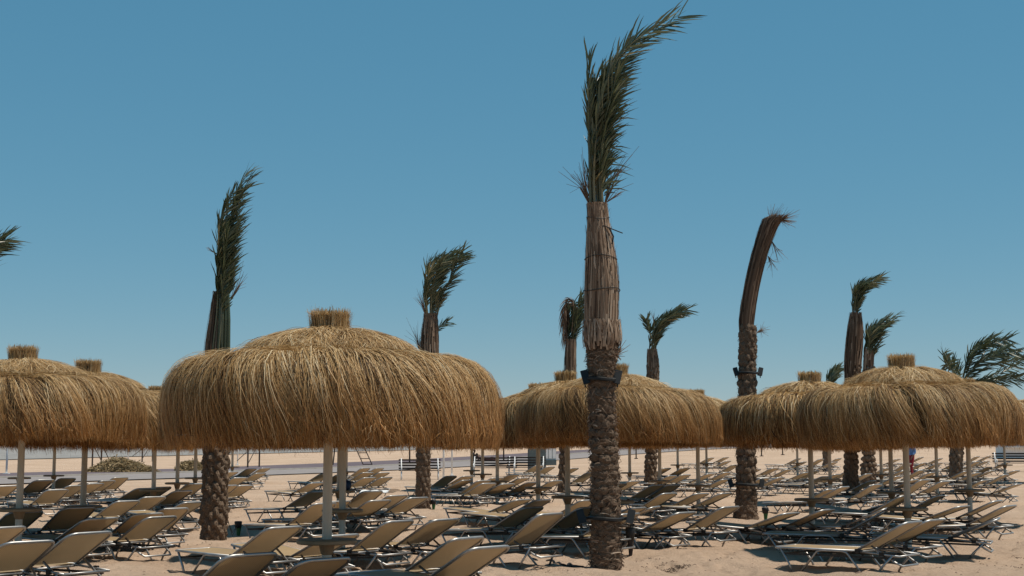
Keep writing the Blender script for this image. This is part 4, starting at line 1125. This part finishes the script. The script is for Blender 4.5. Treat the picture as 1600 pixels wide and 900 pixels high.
def kiosk():
    p = at(1593, 716); p.z = float(terrain(p.x, p.y)); k = F / p.y; e = empty('kiosk', p); tag(e, 'white kiosk with dark openings at the far right edge', 'kiosk')
    w = 44 / k; mb = MB(); mb.box((0, 1, 1.35), (w, 2, 2.7)); mb.build('wall', M['white'], e)
    for s in (-.3, .22): mb = MB(); mb.box((s * w, -.02, 1.6), (w * .34, .06, 1.4)); mb.build('opening', M['black'], e)
    mb = MB(); mb.box((0, -.25, .8), (w * 1.02, .5, .08)); mb.build('counter', M['white'], e); mb = MB(); mb.box((0, .8, 2.76), (w * 1.1, 2.6, .1)); mb.build('roof', M['white'], e)
kiosk()

# ------------------------------------------------------------------ people
def figure(name, joints, edges, loc, yaw, mats, mat_of, label, hair):
    """one continuous skinned body; joints: name -> (xyz, radius)"""
    names = list(joints); me = bpy.data.meshes.new('skel'); me.from_pydata([joints[n][0] for n in names], [(names.index(a), names.index(b)) for a, b in edges], [])
    tmp = bpy.data.objects.new('skel', me); COL.objects.link(tmp)
    tmp.modifiers.new('s', 'SKIN'); sv = me.skin_vertices[0].data
    for i, n in enumerate(names): sv[i].radius = (joints[n][1],) * 2 if not isinstance(joints[n][1], tuple) else joints[n][1]
    sv[names.index('pelvis')].use_root = True
    m2 = tmp.modifiers.new('u', 'SUBSURF'); m2.levels = 2; m2.render_levels = 2
    dg = bpy.context.evaluated_depsgraph_get(); body = bpy.data.meshes.new_from_object(tmp.evaluated_get(dg)); bpy.data.objects.remove(tmp)
    body.materials.clear()
    for m_ in mats: body.materials.append(m_)
    for p in body.polygons: p.material_index = mat_of(p.center); p.use_smooth = True
    e = empty(name, loc, yaw); tag(e, label, 'person'); body.name = 'body'; link('body', body, e)
    hp = Vector(joints['head'][0]); mb = MB()
    v = []; n1, n2 = 12, 7
    prof = [(.098 * math.sin(a), .115 * math.cos(a)) for a in np.linspace(.02, 1.75, 8)][::-1]
    mb.lathe(prof, 14, (hp.x - .012, hp.y, hp.z + .03)); mb.build('hair', hair, e, True)
    return e
def sub(a, b): return (a, b)
def hand(j, ed, w, d, side):
    """palm and five short fingers at a wrist"""
    wp = Vector(j[w][0]); d = Vector(d).normalized(); s = d.cross(Vector((0, 0, 1)) if abs(d.z) < .9 else Vector((1, 0, 0))).normalized()
    pm = w + '_palm'; j[pm] = (tuple(wp + d * .07), .03); ed.append((w, pm))
    for k, l in enumerate((.065, .08, .085, .075)):
        n = '%s_f%d' % (w, k); j[n] = (tuple(wp + d * (.09 + l) + s * (k - 1.5) * .022), .009); ed.append((pm, n))
    n = w + '_th'; j[n] = (tuple(wp + d * .08 + s * side * .055), .01); ed.append((w, n))
E_BODY = [('pelvis', 'waist'), ('waist', 'chest'), ('chest', 'neck'), ('neck', 'chin'), ('chin', 'head'), ('head', 'crown')]
def standing():
    j = {'pelvis': ((0, 0, .93), .14), 'waist': ((0, 0, 1.08), .125), 'chest': ((0, 0, 1.30), .15), 'neck': ((.01, 0, 1.45), .055), 'chin': ((.03, 0, 1.52), .06), 'head': ((.025, 0, 1.61), .092), 'crown': ((.015, 0, 1.68), .06), 'nose': ((.125, 0, 1.60), .014)}
    ed = list(E_BODY) + [('head', 'nose')]
    for s, n in ((-1, 'r'), (1, 'l')):
        st = .10 if s > 0 else -.12
        j.update({'hip' + n: ((0, s * .10, .88), .10), 'knee' + n: ((st * .6 + .03, s * .11, .48), .065), 'ankle' + n: ((st - .02, s * .11, .09), .042), 'toe' + n: ((st + .15, s * .13, .035), .035),
                  'sh' + n: ((0, s * .19, 1.38), .065), 'el' + n: ((-.04, s * .25, 1.10), .045), 'wr' + n: ((.13, s * .24, .90), .03)})
        ed += [('pelvis', 'hip' + n), ('hip' + n, 'knee' + n), ('knee' + n, 'ankle' + n), ('ankle' + n, 'toe' + n), ('chest', 'sh' + n), ('sh' + n, 'el' + n), ('el' + n, 'wr' + n)]
        hand(j, ed, 'wr' + n, (.5, 0, -.8), s)
    p = at(1425, 745.5); p.z = float(terrain(p.x, p.y)) + 0.0
    def mo(c):
        if c.z > 1.46 or (c.z < 1.0 and abs(c.y) > .205): return 0
        if c.z > .98 : return 1
        return 2 if c.z > .10 else 3
    figure('person', j, ed, p, R(200), [M['skin'], M['shirt_blue'], M['trousers_red'], M['dark_cloth']], mo, 'person in blue shirt and dark red trousers standing behind a right pole', M['hair'])
standing()
def sitting(px, py, yaw, label, lie, cloth):
    if not lie:
        j = {'pelvis': ((0, 0, .13), .14), 'waist': ((.02, 0, .28), .125), 'chest': ((.08, 0, .50), .15), 'neck': ((.13, 0, .66), .055), 'chin': ((.16, 0, .72), .06), 'head': ((.16, 0, .81), .092), 'crown': ((.15, 0, .88), .06), 'nose': ((.26, 0, .80), .014)}
        leg = lambda s: (((.10, s * .11, .15), .10), ((.46, s * .14, .42), .068), ((.72, s * .12, .07), .045), ((.88, s * .13, .05), .035))
        arm = lambda s: (((.06, s * .19, .59), .065), ((.28, s * .24, .44), .045), ((.46, s * .16, .52), .03)); hd = (.8, 0, -.3)
    else:
        j = {'pelvis': ((0, 0, .14), .14), 'waist': ((-.16, 0, .18), .13), 'chest': ((-.40, 0, .26), .15), 'neck': ((-.56, 0, .36), .055), 'chin': ((-.60, 0, .42), .06), 'head': ((-.66, 0, .50), .092), 'crown': ((-.69, 0, .56), .06), 'nose': ((-.57, 0, .53), .014)}
        leg = lambda s: (((.10, s * .10, .15), .11), ((.50, s * .12, .32 if s > 0 else .16), .075), ((.90, s * .12, .08), .045), ((1.02, s * .13, .10), .035))
        arm = lambda s: (((-.46, s * .19, .30), .065), ((-.62, s * .24, .08), .045), ((-.36, s * .28, .05), .03)); hd = (.9, 0, 0)
    ed = list(E_BODY) + [('head', 'nose')]
    for s, n in ((-1, 'r'), (1, 'l')):
        h_, k_, a_, t_ = leg(s); s1, e1, w1 = arm(s)
        j.update({'hip' + n: h_, 'knee' + n: k_, 'ankle' + n: a_, 'toe' + n: t_, 'sh' + n: s1, 'el' + n: e1, 'wr' + n: w1})
        ed += [('pelvis', 'hip' + n), ('hip' + n, 'knee' + n), ('knee' + n, 'ankle' + n), ('ankle' + n, 'toe' + n), ('chest', 'sh' + n), ('sh' + n, 'el' + n), ('el' + n, 'wr' + n)]
        hand(j, ed, 'wr' + n, hd, s)
    p = at(px, py); p.z = float(terrain(p.x, p.y)) + .03
    hx, hz = j['neck'][0][0], j['neck'][0][2]
    def mo(c): return 0 if c.z > hz + .02 else 1
    figure('person', j, ed, p, yaw, [M['skin'], M[cloth]], mo, label, M['hair'])
sitting(738, 722, R(-8), 'person in dark clothes sitting with knees bent beyond the road', False, 'dark_cloth')
sitting(759, 722, R(0), 'person in dark maroon clothes lying propped up beyond the road', True, 'maroon_cloth')

# ------------------------------------------------------------------ debris on the sand
def debris():
    ng = np.random.default_rng(77); mb = MB()
    for i in range(1500):
        y = 1 / ng.uniform(1 / 48.0, 1 / 13.5); x = ng.uniform(-.42, .42) * y; r = ng.uniform(.006, .022) * (1 + (ng.random() < .04) * 1.5)
        z = gz(x, y); a = ng.uniform(0, 6.28); v = []
        for k in range(5): b_ = a + k * 1.2566; v.append((x + r * math.cos(b_) * ng.uniform(.7, 1.3), y + r * math.sin(b_) * ng.uniform(.7, 1.3), z + .001))
        v.append((x, y, z + r * ng.uniform(.5, .9))); mb.add(v, [(k, (k + 1) % 5, 5) for k in range(5)])
    o = mb.build('pebbles', M['pebble']); tag(o, 'small dark pebbles and bits scattered over the sand', 'pebbles', None, 'stuff')
    mb = MB()
    for (cx, cy, n, s) in ((1052, 886, 90, .13), (1030, 880, 14, .12), (1555, 877, 22, .2), (1593, 888, 16, .12), (1590, 866, 10, .10), (1130, 878, 12, .15), (860, 893, 12, .2), (300, 850, 10, .2)):
        c = at(cx, cy)
        for k in range(n):
            x = c.x + ng.normal(0, s); y = c.y + ng.normal(0, s); z = gz(x, y) + .006; a = ng.uniform(0, 6.28); L = ng.uniform(.015, .06)
            mb.tube([(x, y, z), (x + L * .5 * math.cos(a), y + L * .5 * math.sin(a), z + .012), (x + L * math.cos(a + .4), y + L * math.sin(a + .4), gz(x, y) + .003)], [.003, .004, .002], 4)
    o = mb.build('dry_litter', M['bark']); tag(o, 'dry brown plant scraps lying on the sand', 'plant litter', None, 'stuff')
debris()
